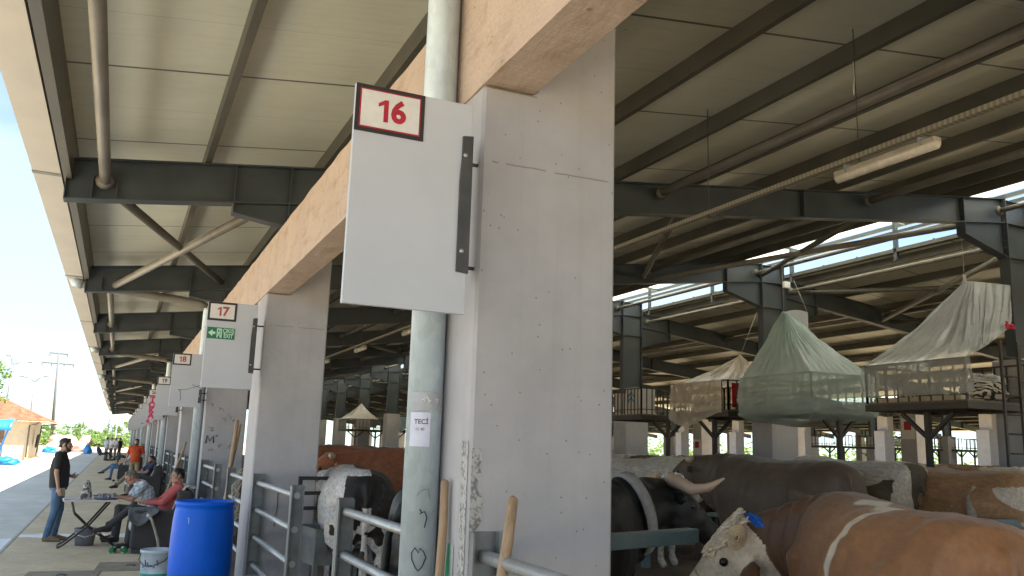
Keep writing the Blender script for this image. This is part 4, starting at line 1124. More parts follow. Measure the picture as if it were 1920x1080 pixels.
def person(label, J, shirt, trousers, shoes, hairm, loc, rz=0, skin=SKIN, beard=False, fine=0.0105, short=True, group=None, tuck=False, trim=1.0):
    """J: joints in local metres: pelvis, chest, neck, head, face, up, sh/el/wr/hip/kn/an/toe as (left, right)"""
    t = thing('person', label, 'person', loc, rz, group)
    V = {k: (tuple(Vector(q) for q in v) if k in ('sh', 'el', 'wr', 'hip', 'kn', 'an', 'toe', 'hd', 'pn') else Vector(v)) for k, v in J.items() if k != 'curl'}
    b = MB(); w = trim
    capsule(b, V['chest'], V['neck'], 0.085, 0.055); capsule(b, V['neck'], V['head'] - V['up'].normalized() * 0.03, 0.056, 0.052)
    P, R = head(b, V['head'], V['face'], V['up'])
    capsule(b, V['pelvis'], V['chest'], 0.115 * w, 0.125 * w)
    for i in (0, 1):
        capsule(b, V['chest'].lerp(V['sh'][i], 0.3), V['sh'][i], 0.07, 0.058); capsule(b, V['sh'][i], V['el'][i], 0.050, 0.040); capsule(b, V['el'][i], V['wr'][i], 0.041, 0.027)
        d = V['hd'][i] if 'hd' in V else (V['wr'][i] - V['el'][i]); hand(b, V['wr'][i], d, V['pn'][i] if 'pn' in V else (1, 0, 0), 0.5, J.get('curl', (0.6, 0.6))[i])
        capsule(b, V['hip'][i], V['kn'][i], 0.075, 0.050); capsule(b, V['kn'][i], V['an'][i], 0.05, 0.036); capsule(b, V['an'][i], V['toe'][i], 0.038, 0.03)
    me = grow(b, fine, 3, 0.5, 'body', [skin]); link('body', me, t)
    eb = MB()
    for q in (-1, 1): eb.ball(P(0.077, q * 0.031, 0.008), 0.011, 0.009, 0.008, 8, 6, 0, R)
    eb.build('eyes', M['eye'], t)
    link('hair', grow(hair_mesh(P, R, beard=beard), fine, 2, 0.5, 'hair', [hairm]), t)
    # shirt
    b = MB(); mid = V['pelvis'].lerp(V['chest'], 0.5); sx = (V['sh'][0] - V['sh'][1]).normalized(); ax = (V['chest'] - V['pelvis']).normalized(); fx = sx.cross(ax).normalized()
    lo = V['pelvis'] - ax * (0.03 if tuck else 0.07)
    sections(b, [(lo, sx * 0.172 * w, fx * 0.135 * w), (mid - ax * 0.06, sx * 0.168 * w, fx * 0.142 * w), (mid + ax * 0.10, sx * 0.180 * w, fx * 0.140 * w), (V['chest'] + ax * 0.06, sx * 0.185, fx * 0.118), (V['neck'] - ax * 0.035, sx * 0.12, fx * 0.082), (V['neck'] + ax * 0.005, sx * 0.062, fx * 0.064)], 20, 2.3)
    for i in (0, 1):
        capsule(b, V['chest'].lerp(V['sh'][i], 0.45) + ax * 0.02, V['sh'][i], 0.095, 0.075)
        e = V['sh'][i].lerp(V['el'][i], 0.66 if short else 1.0); capsule(b, V['sh'][i], e, 0.074, 0.062)
        if not short: capsule(b, V['el'][i], V['el'][i].lerp(V['wr'][i], 0.93), 0.058, 0.040)
    link('shirt', grow(b, fine, 3, 0.5, 'shirt', [shirt]), t)
    b = MB()
    sections(b, [(V['pelvis'] + ax * 0.06, sx * 0.150 * w, fx * 0.118 * w), (V['pelvis'] - ax * 0.02, sx * 0.166 * w, fx * 0.128 * w), (V['pelvis'] - ax * 0.11, sx * 0.160 * w, fx * 0.120 * w)], 18, 2.3)
    for i in (0, 1):
        capsule(b, V['hip'][i], V['kn'][i], 0.094, 0.068); capsule(b, V['kn'][i], V['an'][i] + (V['kn'][i] - V['an'][i]).normalized() * 0.02, 0.067, 0.058)
    link('trousers', grow(b, fine, 3, 0.5, 'trousers', [trousers]), t)
    for i in (0, 1):
        b = MB(); a, q = V['an'][i], V['toe'][i]; d = (q - a); up = Vector((0, 0, 1)) if abs(d.normalized().z) < 0.8 else Vector((1, 0, 0)); d = (d - up * d.dot(up)).normalized()
        s = up.cross(d)
        hb = a - d * 0.055 - up * 0.045
        sections(b, [(hb, s * 0.030, up * 0.042), (hb + d * 0.05, s * 0.040, up * 0.052), (hb + d * 0.13, s * 0.044, up * 0.045), (hb + d * 0.21 - up * 0.012, s * 0.047, up * 0.033), (hb + d * 0.27 - up * 0.018, s * 0.030, up * 0.024)], 12, 2.5)
        capsule(b, a - up * 0.02, a + up * 0.03, 0.046, 0.044)
        link('shoe', grow(b, fine, 2, 0.5, 'shoe', [shoes]), t)
    return t
# standing man: local +X is the way he faces
STAND = dict(pelvis=(0, 0, .93), chest=(-.015, 0, 1.27), neck=(-.01, 0, 1.44), head=(.035, 0, 1.555), face=(1, 0, -.06), up=(.06, 0, 1),
             sh=((-.02, .185, 1.385), (-.02, -.185, 1.385)), el=((-.03, .235, 1.12), (-.02, -.235, 1.11)), wr=((.14, .17, 1.04), (.035, -.235, .865)),
             hd=((1, -.5, -.1), (.30, .05, -.95)), pn=((.1, -.9, .4), (.3, .95, .1)), curl=(0.9, 0.75),
             hip=((0, .085, .90), (0, -.085, .90)), kn=((.045, .10, .50), (.0, -.105, .49)), an=((.0, .10, .085), (-.075, -.11, .085)), toe=((.15, .115, .03), (.08, -.12, .03)))
sm = person('man in black tee and blue jeans standing on the pavement edge', STAND, TEE, DENIM, SHOE, HAIR, (-.80, 16.45, 0.004), RAD(-6), beard=True, fine=0.0095, trim=1.06)
b = MB(); b.box(-.006, .006, -.035, .035, -.07, .07); ph = b.build('phone', plain('phone_shell', (0.30, 0.26, 0.20), 0.3), None, 0.004)
ph.location = (-.715, 16.22, .80); ph.rotation_euler = (0.2, 0.45, RAD(-80)); tag(ph, 'phone held low in the standing man\'s right hand', 'phone')
# seated man in red: local +X is the way he faces
SIT = dict(pelvis=(0, 0, .50), chest=(-.18, 0, .80), neck=(-.20, 0, .98), head=(-.16, 0, 1.105), face=(1, .18, -.05), up=(-.02, 0, 1),
           sh=((-.19, .18, .93), (-.19, -.18, .93)), el=((.02, .22, .70), (.04, -.22, .70)), wr=((.26, .10, .69), (.27, -.09, .68)),
           hd=((1, -.3, .1), (1, .3, .1)), pn=((0, -.7, .7), (0, .7, .7)), curl=(0.8, 0.8),
           hip=((.02, .10, .47), (.02, -.10, .47)), kn=((.45, .12, .53), (.46, -.06, .60)), an=((.48, .14, .09), (.78, .06, .33)), toe=((.64, .16, .03), (.90, .10, .24)))
person('seated man in washed red shirt with crossed legs on the sofa', SIT, RED, SLACK, SHOED, HAIR, (.80, 15.1, 0.03), RAD(180), short=False, fine=0.0105)
SIT2 = dict(SIT); SIT2.update(chest=(.06, 0, .80), neck=(.20, 0, .96), head=(.31, 0, 1.03), face=(1, .1, -.55), up=(.5, 0, .9), sh=((.13, .19, .92), (.13, -.19, .92)), el=((.28, .22, .68), (.30, -.22, .68)), wr=((.48, .10, .72), (.50, -.08, .70)),
            kn=((.44, .14, .52), (.44, -.14, .52)), an=((.46, .15, .09), (.46, -.13, .09)), toe=((.62, .17, .03), (.62, -.15, .03)))
person('grey haired man in plaid shirt bending forward on the sofa', SIT2, PLAID, SLACK, SHOED, HAIRG, (.60, 16.05, 0.03), RAD(184), skin=SKIN2, short=True, fine=0.0105)
LOUNGE = dict(SIT); LOUNGE.update(head=(-.15, .0, 1.06), chest=(-.22, 0, .77), neck=(-.24, 0, .95))
NAVY = cloth('navy_shirt', (0.03, 0.035, 0.075)); PALE = cloth('pale_blue_shirt', (0.42, 0.50, 0.60)); WHITE = cloth('white_shirt', (0.62, 0.62, 0.64)); PINK = cloth('rose_shirt', (0.42, 0.13, 0.17)); KHAKI = cloth('khaki_cloth', (0.32, 0.25, 0.16))
person('man in navy shirt leaning back on a bench behind the sofa', LOUNGE, NAVY, KHAKI, SHOED, HAIR, (.86, 28.0, 0.03), RAD(196), fine=0.018, beard=True)
WALK = dict(STAND); WALK.update(wr=((.06, .30, .88), (.06, -.30, .88)), hd=((.2, 0, -1), (.2, 0, -1)), el=((-.03, .27, 1.12), (-.03, -.27, 1.12)))
person('bearded man in orange football shirt standing beyond the sofa', WALK, ORANGE, KHAKI, SHOED, HAIR, (.66, 33.0, 0.004), RAD(-104), fine=0.018, beard=True)
CROWD = [((.42, 39.0), SIT, 175, PALE, DENIM, 'man in pale shirt and jeans sitting behind the orange shirt', HAIRG),
         ((-.62, 70.5), STAND, 35, PALE, DENIM, 'leftmost standing man of the far group, pale blue shirt', HAIR),
         ((-.30, 73), STAND, -140, WHITE, SLACK, 'man in white shirt in the middle of the far group', HAIR),
         ((.0, 71), STAND, 200, WHITE, DENIM, 'man in white shirt at the right of the far group', HAIRG),
         ((.28, 74), STAND, 150, NAVY, SLACK, 'tallest man in dark clothes in the far group', HAIR),
         ((.70, 60.0), SIT, 170, PINK, SLACK, 'man in rose shirt seated before the far group', HAIR),
         ((-.95, 69), SIT, 10, NAVY, SLACK, 'man in dark clothes squatting left of the far group', HAIR)]
for (x, y), J, rz, sh, tr, lab, hm in CROWD:
    person(lab, J, sh, tr, SHOED, hm, (x, y, 0.004), RAD(rz), fine=0.026, group='men far along the pavement')
# ================================================================ sleeping lofts on legs, with plastic tents
LOFTM = simple('loft_steel', (0.045, 0.040, 0.036), 0.5, 0.1, 0.3, 5, 0.1, 40, ((0.10, 0.065, 0.04), 0.5))
BOARD = m_wood('loft_boards', (0.10, 0.08, 0.06), (0.17, 0.135, 0.10))
def loft(label, x0, x1, y0, y1, legs, zf=2.74, zr=3.41, group='sleeping lofts above the pens', open_end=False, bars=0.22):
    cx, cy = (x0 + x1) / 2, (y0 + y1) / 2
    t = thing('sleeping_loft', label, 'loft', (cx, cy, 0), 0, group)
    hx, hy = (x1 - x0) / 2, (y1 - y0) / 2
    b = MB(); b.box(-hx, hx, -hy, hy, zf - 0.03, zf); b.build('floor_boards', BOARD, t)
    b = MB()
    for s in (-1, 1):
        b.box(s * hx - 0.03, s * hx + 0.03, -hy - 0.03, hy + 0.03, zf - 0.14, zf - 0.031); b.box(-hx + 0.031, hx - 0.031, s * hy - 0.03, s * hy + 0.03, zf - 0.14, zf - 0.031)
    for i in range(1, 4): b.box(-hx + 0.031, hx - 0.031, -hy + 2 * hy * i / 4 - 0.02, -hy + 2 * hy * i / 4 + 0.02, zf - 0.11, zf - 0.031)
    b.build('floor_frame', LOFTM, t)
    def rail(p, q, name='railing'):
        r = MB(); p, q = Vector(p), Vector(q); L = (q - p).length; n = max(2, int(L / bars))
        r.bar(p + Vector((0, 0, zr)), q + Vector((0, 0, zr)), 0.03, 0.03); r.bar(p + Vector((0, 0, zf + 0.12)), q + Vector((0, 0, zf + 0.12)), 0.02, 0.02)
        for i in range(n + 1):
            o = p.lerp(q, i / n); w = 0.036 if i in (0, n) else 0.022
            r.box(o.x - w / 2, o.x + w / 2, o.y - w / 2, o.y + w / 2, zf + 0.001, zr - 0.016)
        r.build(name, LOFTM, t)
    rail((-hx, -hy, 0), (-hx, hy, 0)); rail((hx, -hy, 0), (hx, hy, 0)); rail((-hx, hy, 0), (hx, hy, 0))
    if not open_end: rail((-hx, -hy, 0), (hx, -hy, 0))
    for lx, ly, ax in legs:
        lx -= cx; ly -= cy
        b = MB(); b.box(lx - 0.045, lx + 0.045, ly - 0.045, ly + 0.045, 0.0, zf - 0.141); lg = b.build('leg', LOFTM, t)
        for s in (-1, 1):
            d = Vector((0, s * 0.55, 0)) if ax == 'y' else Vector((s * 0.5, 0, 0))
            b = MB(); b.bar(Vector((lx, ly, 2.16)) + d.normalized() * 0.03, Vector((lx, ly, zf - 0.15)) + d, 0.065, 0.065); b.build('brace', LOFTM, lg)
    return t
def sheet(name, mat, parent, bottom, top, nu=70, nv=36, pleat=0.05, sag=0.12, seed=0, freq=15, out=None, solid=0, power=1.0):
    def at(c, u):
        n = len(c) - 1; k = min(int(u * n), n - 1); f = u * n - k; return Vector(c[k]).lerp(Vector(c[k + 1]), f)
    cen = sum((Vector(p) for p in bottom), Vector()) / len(bottom)
    def fn(u, v):
        p, q = at(bottom, u), at(top, u); r = p.lerp(q, v ** power)
        o = (p - cen); o.z = 0.35 * max(o.length, 0.2); o = o.normalized() if out is None else Vector(out).normalized()
        w = (v ** 0.8) * (1 - v) ** 0.6 * 2
        fold = (1.3 - 2.4 * abs(sin(freq * pi * u + 2.2 * MN.noise((u * 5, seed, v * 1.3))))) * (0.55 + 0.75 * MN.noise((u * 7, seed + 4, 0)))
        r += o * pleat * w * fold + o * 0.04 * w * MN.noise((u * 4, v * 3, seed)) - Vector((0, 0, 1)) * sag * 4 * v * (1 - v) * 0.5 - o * sag * 2 * v * (1 - v)
        r += o * (0.045 * abs(MN.noise((u * 15, v * 4 + u * 5, seed + 2))) + 0.022 * abs(MN.noise((u * 34, v * 13 - u * 8, seed + 5)))) * min(1, v * 4, (1 - v) * 6)
        return r
    b = MB(); b.grid(fn, nu, nv); return b.build(name, mat, parent, 0, None, solid)
def skirt(name, mat, parent, path, z0, z1, seed=0, bulge=0.0, nu=90, nv=18, solid=0, hem=None, loose=0.03):
    def at(u):
        n = len(path) - 1; k = min(int(u * n), n - 1); f = u * n - k; return Vector((*path[k], 0)).lerp(Vector((*path[k + 1], 0)), f)
    cen = sum((Vector((*p, 0)) for p in path), Vector()) / len(path)
    def fn(u, v):
        p = at(u); o = (p - cen).normalized(); zb = z1 if hem is None else z1 + hem(u)
        r = p + o * (0.06 + loose * (0.5 + MN.noise((u * 9, v * 2, seed))) * min(1, v * 3) - bulge * max(0, v - 0.86) * 6.0)
        r += o * 0.02 * MN.noise((u * 26, v * 5, seed + 3)) + o * loose * 1.3 * (abs(MN.noise((u * 9 + v * 4, v * 5, seed + 8))) + 0.6 * abs(MN.noise((u * 20 - v * 6, v * 9, seed + 1)))) * min(1, v * 2)
        r.z = z0 + (zb - z0) * v + 0.015 * MN.noise((u * 10, v * 8, seed + 6)); return r
    b = MB(); b.grid(fn, nu, nv); return b.build(name, mat, parent, 0, None, solid)
def hang(name, parent, a, c, mat=None):
    b = MB(); b.tube([a, c], 0.006, 6); return b.build(name, mat or M['tray'], parent)
# nearest loft, clear sheet slung up to the steel post
loft('loft nearest the right edge, its near end open over striped bedding', 12.4, 14.02, 9.56, 11.6, [(13.2, 11.0, 'y')], open_end=True)
t = thing('plastic_tent', 'clear grey plastic tent slung from a knot to the steel post, rightmost of the tents', 'tent', (0, 0, 0), 0, 'plastic tents over the lofts')
AP = Vector((13.52, 10.32, 4.93))
sheet('sheet', M['tarp_clear'], t, [(12.37, 11.62, 3.43), (12.37, 10.9, 3.43), (12.37, 10.2, 3.43), (12.37, 9.5, 3.43), (13.1, 9.7, 3.66), (14.02, 9.86, 4.10)],
      [AP, AP + Vector((.01, -.01, .01)), AP + Vector((.03, -.03, 0)), AP + Vector((.12, -.1, -.01)), AP + Vector((.35, -.25, -.04)), (14.08, 9.86, 4.84)], 120, 50, 0.075, 0.16, 2, 13, (-0.7, -0.3, 0.6))
skirt('side_sheet', M['skirt_clear'], t, [(12.37, 11.62), (12.37, 9.5)], 3.42, 2.84, 5, 0, 60, 14)
sheet('sheet', M['tarp_clear'], t, [(12.37, 11.62, 3.43), (14.02, 11.62, 3.43)], [AP, AP + Vector((.05, 0, 0))], 30, 20, 0.04, 0.10, 7, 6, (0, 1, 0.5))
b = MB(); b.tube([AP + Vector((0, 0, -.03)), AP + Vector((0, 0, .06)), AP + Vector((0, 0, .11))], [0.05, 0.022, 0.035], 10); b.build('knot', M['tarp_clear'], t)
hang('hanging_cord', t, AP + Vector((0, 0, .1)), AP + Vector((0, 0, 1.25)))
b = MB(); b.grid(lambda u, v: (13.98 + 0.05 * MN.noise((u * 3, v * 3, 1)) - 0.22 * (1 - u), 9.78 - 0.02 * sin(u * 9), 4.03 + 0.13 * v * (1 - 0.5 * u) + 0.03 * MN.noise((u * 5, v * 4, 7))), 12, 8)
b.build('red_cloth', simple('red_cloth', (0.42, 0.02, 0.05), 0.8, 0, 0.3, 12, 0.3, 30), t, 0, None, 0.01)
# bedding on it
def bundle(name, label, cat, c, sx, sy, sz, mat, seed, group=None):
    b = MB()
    def fn(u, v):
        a, e = 2 * pi * u, pi * (v - 0.5) * 0.96; p = Vector((cos(a) * cos(e), sin(a) * cos(e), sin(e)))
        r = 1 + 0.30 * MN.noise(p * 1.7 + Vector((seed, 0, 0))) + 0.16 * MN.noise(p * 4.5 + Vector((0, seed, 0)))
        return (p.x * sx * r, p.y * sy * r, max(-sz * 0.55, p.z * sz * r))
    b.grid(fn, 36, 20); o = b.build(name, mat, None, 0, c); return tag(o, label, cat, group)
def m_stripe():
    m, nt, b = new_mat('striped_blanket'); N = NT(nt)
    w = N.wave(5.5, N.map((0.6, 1, 1.2)), 5.0, direction='DIAGONAL'); c = N.mix(N.ramp(w, [(0.42, 0), (0.5, 1)]), (0.03, 0.026, 0.025), (0.52, 0.47, 0.40))
    N.l(c, b.inputs['Base Color']); b.inputs['Roughness'].default_value = 0.9; N.bump(b, N.noise(8, 4), 0.6, 0.03); return m
STR = m_stripe()
bundle('blanket', 'heap of black and cream striped blankets at the open end of the near loft', 'blanket', (13.15, 9.80, 2.90), .42, .26, .22, STR, 2)
bundle('blanket', 'plain grey blanket on top of the striped heap', 'blanket', (13.35, 9.92, 3.10), .32, .26, .13, cloth('grey_blanket', (0.36, 0.35, 0.33)), 5)
b = MB(); b.grid(lambda u, v: (-.28 + .56 * v, -0.9 + 1.8 * u, 0.09 + 0.02 * MN.noise((u * 8, v * 3, 3))), 30, 8); b.box(-.28, .28, -.9, .9, 0.0, 0.085)
o = b.build('mattress', cloth('beige_mattress', (0.50, 0.42, 0.32)), None, 0.01, (12.78, 10.65, 2.742)); tag(o, 'beige mattress behind the clear sheet of the near loft', 'mattress')
# mint tent
loft('loft wrapped in the mint green plastic tent', 12.4, 14.0, 13.0, 15.0, [(13.2, 13.1, 'x')])
t = thing('plastic_tent', 'mint green plastic tent, tall and pointed, middle of the three', 'tent', (0, 0, 0), 0, 'plastic tents over the lofts')
AP = Vector((13.12, 14.50, 4.90)); C4 = [(12.37, 15.03), (12.37, 12.97), (14.03, 12.97), (14.03, 15.03), (12.37, 15.03)]
def ringpts(path, z, n=5):
    o = []
    for p, q in zip(path, path[1:]):
        for i in range(n): o.append((p[0] + (q[0] - p[0]) * i / n, p[1] + (q[1] - p[1]) * i / n, z))
    return o + [(*path[-1], z)]
RB = ringpts(C4, 3.42)
def tops(ap, r, n): return [ap + Vector((cos(-2 * pi * i / (n - 1) + 2.4) * r, sin(-2 * pi * i / (n - 1) + 2.4) * r, 0)) for i in range(n)]
sheet('sheet', M['tarp_mint'], t, RB, tops(AP, 0.03, len(RB)), 220, 50, 0.065, 0.05, 11, 34, None, 0, 0.96)
skirt('side_sheet', M['skirt_mint'], t, C4, 3.42, 2.46, 21, 0.34, 150, 30, loose=0.05)
b = MB(); b.grid(lambda u, v: (12.55 + 1.3 * u + 0.02 * MN.noise((u * 4, v * 4, 2)), 13.15 + 1.7 * v, 2.47 - 0.10 * sin(pi * u) * sin(pi * v) + 0.03 * MN.noise((u * 4, v * 4, 9))), 16, 16); b.build('under_sheet', M['tarp_mint'], t)
b = MB(); b.grid(lambda u, v: (13.15 + 0.52 * u, 14.45 - 0.1 * u, 4.90 - 0.36 * v * (0.3 + u) + 0.05 * sin(u * 3) + 0.02 * MN.noise((u * 5, v * 5, 1))), 12, 8); b.build('loose_flap', M['tarp_clear'], t)
hang('hanging_cord', t, AP + Vector((0, 0, -.02)), AP + Vector((-.02, 0, 1.1))); hang('hanging_cord', t, (13.66, 14.36, 4.93), (13.80, 14.9, 5.75))
# tan tent, pointed bag hanging below, red blanket showing at its near end
loft('loft wrapped in the tan plastic tent', 12.4, 13.9, 15.56, 17.6, [(13.2, 17.1, 'x')])
t = thing('plastic_tent', 'tan plastic tent with a pointed bag hanging below, leftmost of the near three', 'tent', (0, 0, 0), 0, 'plastic tents over the lofts')
C4 = [(12.37, 15.75), (12.37, 17.63), (13.93, 17.63), (13.93, 15.53)]; AP = Vector((13.25, 16.15, 4.08))
RB = ringpts([(12.37, 15.53), (12.37, 17.63), (13.93, 17.63), (13.93, 15.53), (12.37, 15.53)], 3.42)
sheet('sheet', M['tarp_tan'], t, RB, tops(AP, 0.03, len(RB)), 160, 34, 0.045, 0.08, 31, 22)
skirt('side_sheet', M['skirt_tan'], t, C4, 3.42, 2.68, 41, 0.0, 120, 20, hem=lambda u: -0.34 * max(0, 1 - abs(u - 0.22) / 0.2))
hang('hanging_cord', t, AP, (13.9, 16.3, 5.2))
b = MB(); b.grid(lambda u, v: (12.55 + 0.9 * u, 15.60 + 0.03 * sin(u * 14), 3.36 - 0.55 * v), 24, 6); o = b.build('red_blanket', simple('red_blanket', (0.46, 0.012, 0.02), 0.85, 0, 0.3, 7, 0.4, 14), None, 0, None, 0.02); tag(o, 'red blanket hung at the near end of the tan tented loft', 'blanket')
# bare loft with a white carton
loft('bare railed loft with a white carton, farthest left of the near lofts', 12.4, 13.9, 19.1, 21.1, [(13.3, 19.2, 'x')], bars=0.16)
t = thing('carton', 'white carton with blue print standing in the bare loft', 'carton', (12.85, 19.85, 2.742))
b = MB(); b.box(-.28, .28, -.30, .30, 0, .72); b.build('box', plain('carton_white', (0.60, 0.58, 0.56), 0.7), t, 0.01)
for z in (0.54, 0.40): strokes('print', [[(-.2 + i * .13, z), (-.13 + i * .13, z + .07 * (1 if i % 2 else -1)), (-.10 + i * .13, z + 0.02)] for i in range(3)], 0.022, M['blueink'], t, lambda u, v: (-.283, -u, v))
# ladder and cage at the near loft
t = thing('ladder', 'dark steel ladder with side frame hooked on the near loft by the right pedestal', 'ladder', (13.0, 9.36, 0))
b = MB()
for x in (0, 0.42): b.box(x - .02, x + .02, -.02, .02, 0.06, 3.72)
b.build('stile', LOFTM, t)
for i in range(11):
    b = MB(); b.tube([(0.021, 0, .35 + i * .31), (0.399, 0, .35 + i * .31)], 0.014, 8); b.build('rung', LOFTM, t)
b = MB()
for z in (2.80, 3.05, 3.40, 3.66): b.box(0.45, 1.10, -.015, .015, z, z + .03)
for x in (0.46, 0.70, 0.86, 1.08): b.box(x - .014, x + .014, -.013, .013, 2.75, 3.659)
for x, z in ((0.50, 3.20), (0.90, 3.25)): b.box(x, x + .13, -.02, -.016, z, z + .16)
b.build('side_frame', LOFTM, t)
# lofts far down the barn, seen through the gap between the first two columns
loft('far loft with a tan tent, seen between the first two columns', 13.1, 15.4, 53.4, 56.0, [(13.6, 53.6, 'x'), (14.9, 53.6, 'x')], zf=2.68, zr=3.3)
t = thing('plastic_tent', 'small distant tan tent seen between the first two columns', 'tent', (0, 0, 0), 0, 'plastic tents over the lofts')
RB = ringpts([(13.05, 53.35), (13.05, 56.05), (15.0, 56.05), (15.0, 53.35), (13.05, 53.35)], 3.32); AP = Vector((14.1, 54.4, 4.35))
sheet('sheet', M['tarp_tan'], t, RB, tops(AP, 0.03, len(RB)), 60, 14, 0.03, 0.10, 51, 12)
loft('far loft with a pale blue cloth on its rail, seen between the first two columns', 15.7, 18.0, 52.6, 55.0, [(16.1, 52.8, 'x'), (17.5, 52.8, 'x')], zf=2.72, zr=3.35)
b = MB(); b.grid(lambda u, v: (15.72 + 0.85 * u, 52.5 - 0.03 * sin(u * 9), 3.5 - 0.95 * v * (0.6 + 0.4 * sin(u * 3)) + 0.03 * MN.noise((u * 4, v * 4, 3))), 12, 8); o = b.build('hung_cloth', simple('pale_blue_cloth', (0.36, 0.45, 0.52), 0.8, 0, 0.2, 4), None, 0, None, 0.01); tag(o, 'pale blue cloth hung over the rail of a far loft', 'cloth')

# ================================================================ cable tray and lamps under the roof
for X, nm in ((5.75, 'near'), (2 * RIDGE - 5.75, 'far')):
    t = thing('cable_tray', 'long perforated cable tray hung under the %s roof slope' % nm, 'cable tray', (X, 0, 4.36))
    def m_perf():
        m, nt, bb = new_mat('perforated_tray'); N = NT(nt); xs = N.sep()
        h = N.math('LESS_THAN', N.math('FRACT', N.math('MULTIPLY', xs[1], 20)), 0.55)
        c = N.mix(h, (0.34, 0.31, 0.25), (0.22, 0.20, 0.16)); N.l(c, bb.inputs['Base Color']); bb.inputs['Roughness'].default_value = 0.55; return m
    if 'perf' not in M: M['perf'] = m_perf()
    b = MB(); b.box(-.03, .03, -4, 95, -.004, 0.0); b.box(-.034, -.0305, -4, 95, -.004, 0.040); b.box(.0305, .034, -4, 95, -.004, 0.040); b.build('tray', M['perf'], t)
    b = MB(); b.tube([(-.02, -4, .014), (-.02, 95, .014)], 0.010, 6); b.tube([(.015, -4, .012), (.015, 95, .012)], 0.008, 6); b.build('cables', M['black'], t)
    y = 3.2
    k = 0
    while y < 60:
        b = MB(); b.tube([(0, y, 0.0), (0, y, rpan(5.75) - 4.36 - 0.02 + (DZ if nm == 'far' else 0))], 0.005, 5); b.tube([(0, y, -.02), (0, y, .07)], 0.013, 6); b.build('hanger_rod', M['brk'], t); y += 2.15
    y = 5.13; i = 0
    while y < 62:
        l = thing('fluorescent_lamp', ('unlit batten lamp hung closest to the camera, above the near bull' if (nm == 'near' and i == 0) else 'unlit batten lamp under the cable tray'), 'lamp', (X + 0.06, y, 4.30), 0, None if (nm == 'near' and i == 0) else 'batten lamps under the cable trays')
        q = MB(); q.box(-.045, .045, -.54, .54, -.015, .028); q.build('housing', M['lampbody'], l, 0.008)
        q = MB(); q.loft([[Vector((.05 * s * cos(a * pi / 9), yy, -.016 - .062 * s * sin(a * pi / 9))) for a in range(10)] for yy, s in ((-.545, .7), (-.53, 1), (.53, 1), (.545, .7))]); q.build('diffuser', M['lamp'], l)
        for yy in (-.40, .40):
            q = MB(); q.box(-.052, .052, yy - .012, yy + .012, -.02, .056); q.build('clip', M['rail'], l)
        i += 1; y += 4.45 if i > 1 else 4.45 * 3
b = MB(); b.box(-.09, .09, -.05, .05, -.08, .08); o = b.build('junction_box', plain('white_box', (0.68, 0.68, 0.68), 0.5), None, 0.01, (RIDGE + 0.24, 9.95 + BAY - 0.28, 5.93)); tag(o, 'small white junction box on the second steel post', 'junction box')
b = MB(); b.grid(lambda u, v: (5.98 + .012 * (u - .5) + .01 * sin(v * 5), 6.0, 5.44 - 0.34 * v), 2, 10); o = b.build('plastic_strip', plain('white_strip', (0.7, 0.7, 0.68), 0.5), None, 0, (0, -0.42, 0), 0.004); tag(o, 'short white strip dangling from the roof at the top edge', 'strip')
# ================================================================ pen fences and rails
def fence_panel(label, xa, ya, yb, post_at, group='galvanised fence panels between the columns'):
    t = thing('fence_panel', label, 'fence', (xa, (ya + yb) / 2, 0), 0, group); h = (yb - ya) / 2
    for z in (1.30, 1.015, 0.73, 0.445):
        b = MB(); b.tube([(0, -h, z - 0.03), (0, h, z - 0.03)], 0.0285, 14); b.build('rail', M['rail'], t)
    for s in (-1, 1):
        b = MB(); y = s * (h + (0.006 if s > 0 else -0.006)) 
        if s == post_at: b.box(-.055, .055, min(y, y - s * 0.012), max(y, y - s * 0.012), 0.06, 1.36); b.box(-.055, -.043, y - .04, y + .04, 0.06, 1.35); b.box(.043, .055, y - .04, y + .04, 0.06, 1.35)
        else: b.box(-.06, .06, y - .005, y + .005, 0.30, 1.37); b.box(-.064, -.055, y - .045, y + .045, 0.30, 1.37); b.box(.055, .064, y - .045, y + .045, 0.30, 1.37)
        b.build('post', M['railpost'], t)
    return t
base = None; fl = {(0, 0): 'fence panel running back from behind the nearest column to a free post', (0, 1): 'fence panel ending against the second column, beside the blue drum', (-1, 1): 'fence panel fixed to the front of the nearest column at the bottom edge',
                   (1, 1): 'fence panel ending against the column with the drawn M'}
pa = fence_panel('fence panel far along the row of columns', 1.47, Y0 + CW + 0.012, 5.93, 1); pb = fence_panel('fence panel far along the row of columns', 1.47, 7.66, Y0 + BAY - 0.012, -1)
pa['label'] = fl[(0, 0)]; pb['label'] = fl[(0, 1)]
for k in range(-1, 13):
    if k == 0: continue
    if k >= 0: dup(pa, pa.location + Vector((0, BAY * k, 0)), None, fl.get((k, 0), 'fence panel far along the row of columns'))
    dup(pb, pb.location + Vector((0, BAY * k, 0)), None, fl.get((k, 1), 'fence panel far along the row of columns'))
def pen_rail(label, a, c, r=0.04, low=True, ends=None):
    t = thing('pen_rail', label, 'rail', (0, 0, 0), 0, 'teal rails across the pens')
    a, c = Vector(a), Vector(c)
    b = MB(); b.bar(a, c, r * 2, r * 2); b.build('top_rail', M['teal'], t, 0.008)
    if low:
        b = MB(); b.bar(a - Vector((0, 0, .48)), c - Vector((0, 0, .48)), r * 1.6, r * 1.6); b.build('low_rail', M['teal'], t, 0.008)
    n = max(1, int((c - a).length / 2.2))
    for i in (ends if ends is not None else range(n + 1)):
        p = a.lerp(c, i / n); b = MB(); b.box(p.x - .05, p.x + .05, p.y - .05, p.y + .05, 0.05, p.z - r - 0.002); b.box(p.x - .06, p.x + .06, p.y - .06, p.y + .06, p.z - .04, p.z + .055); b.build('post', M['teal'], t)
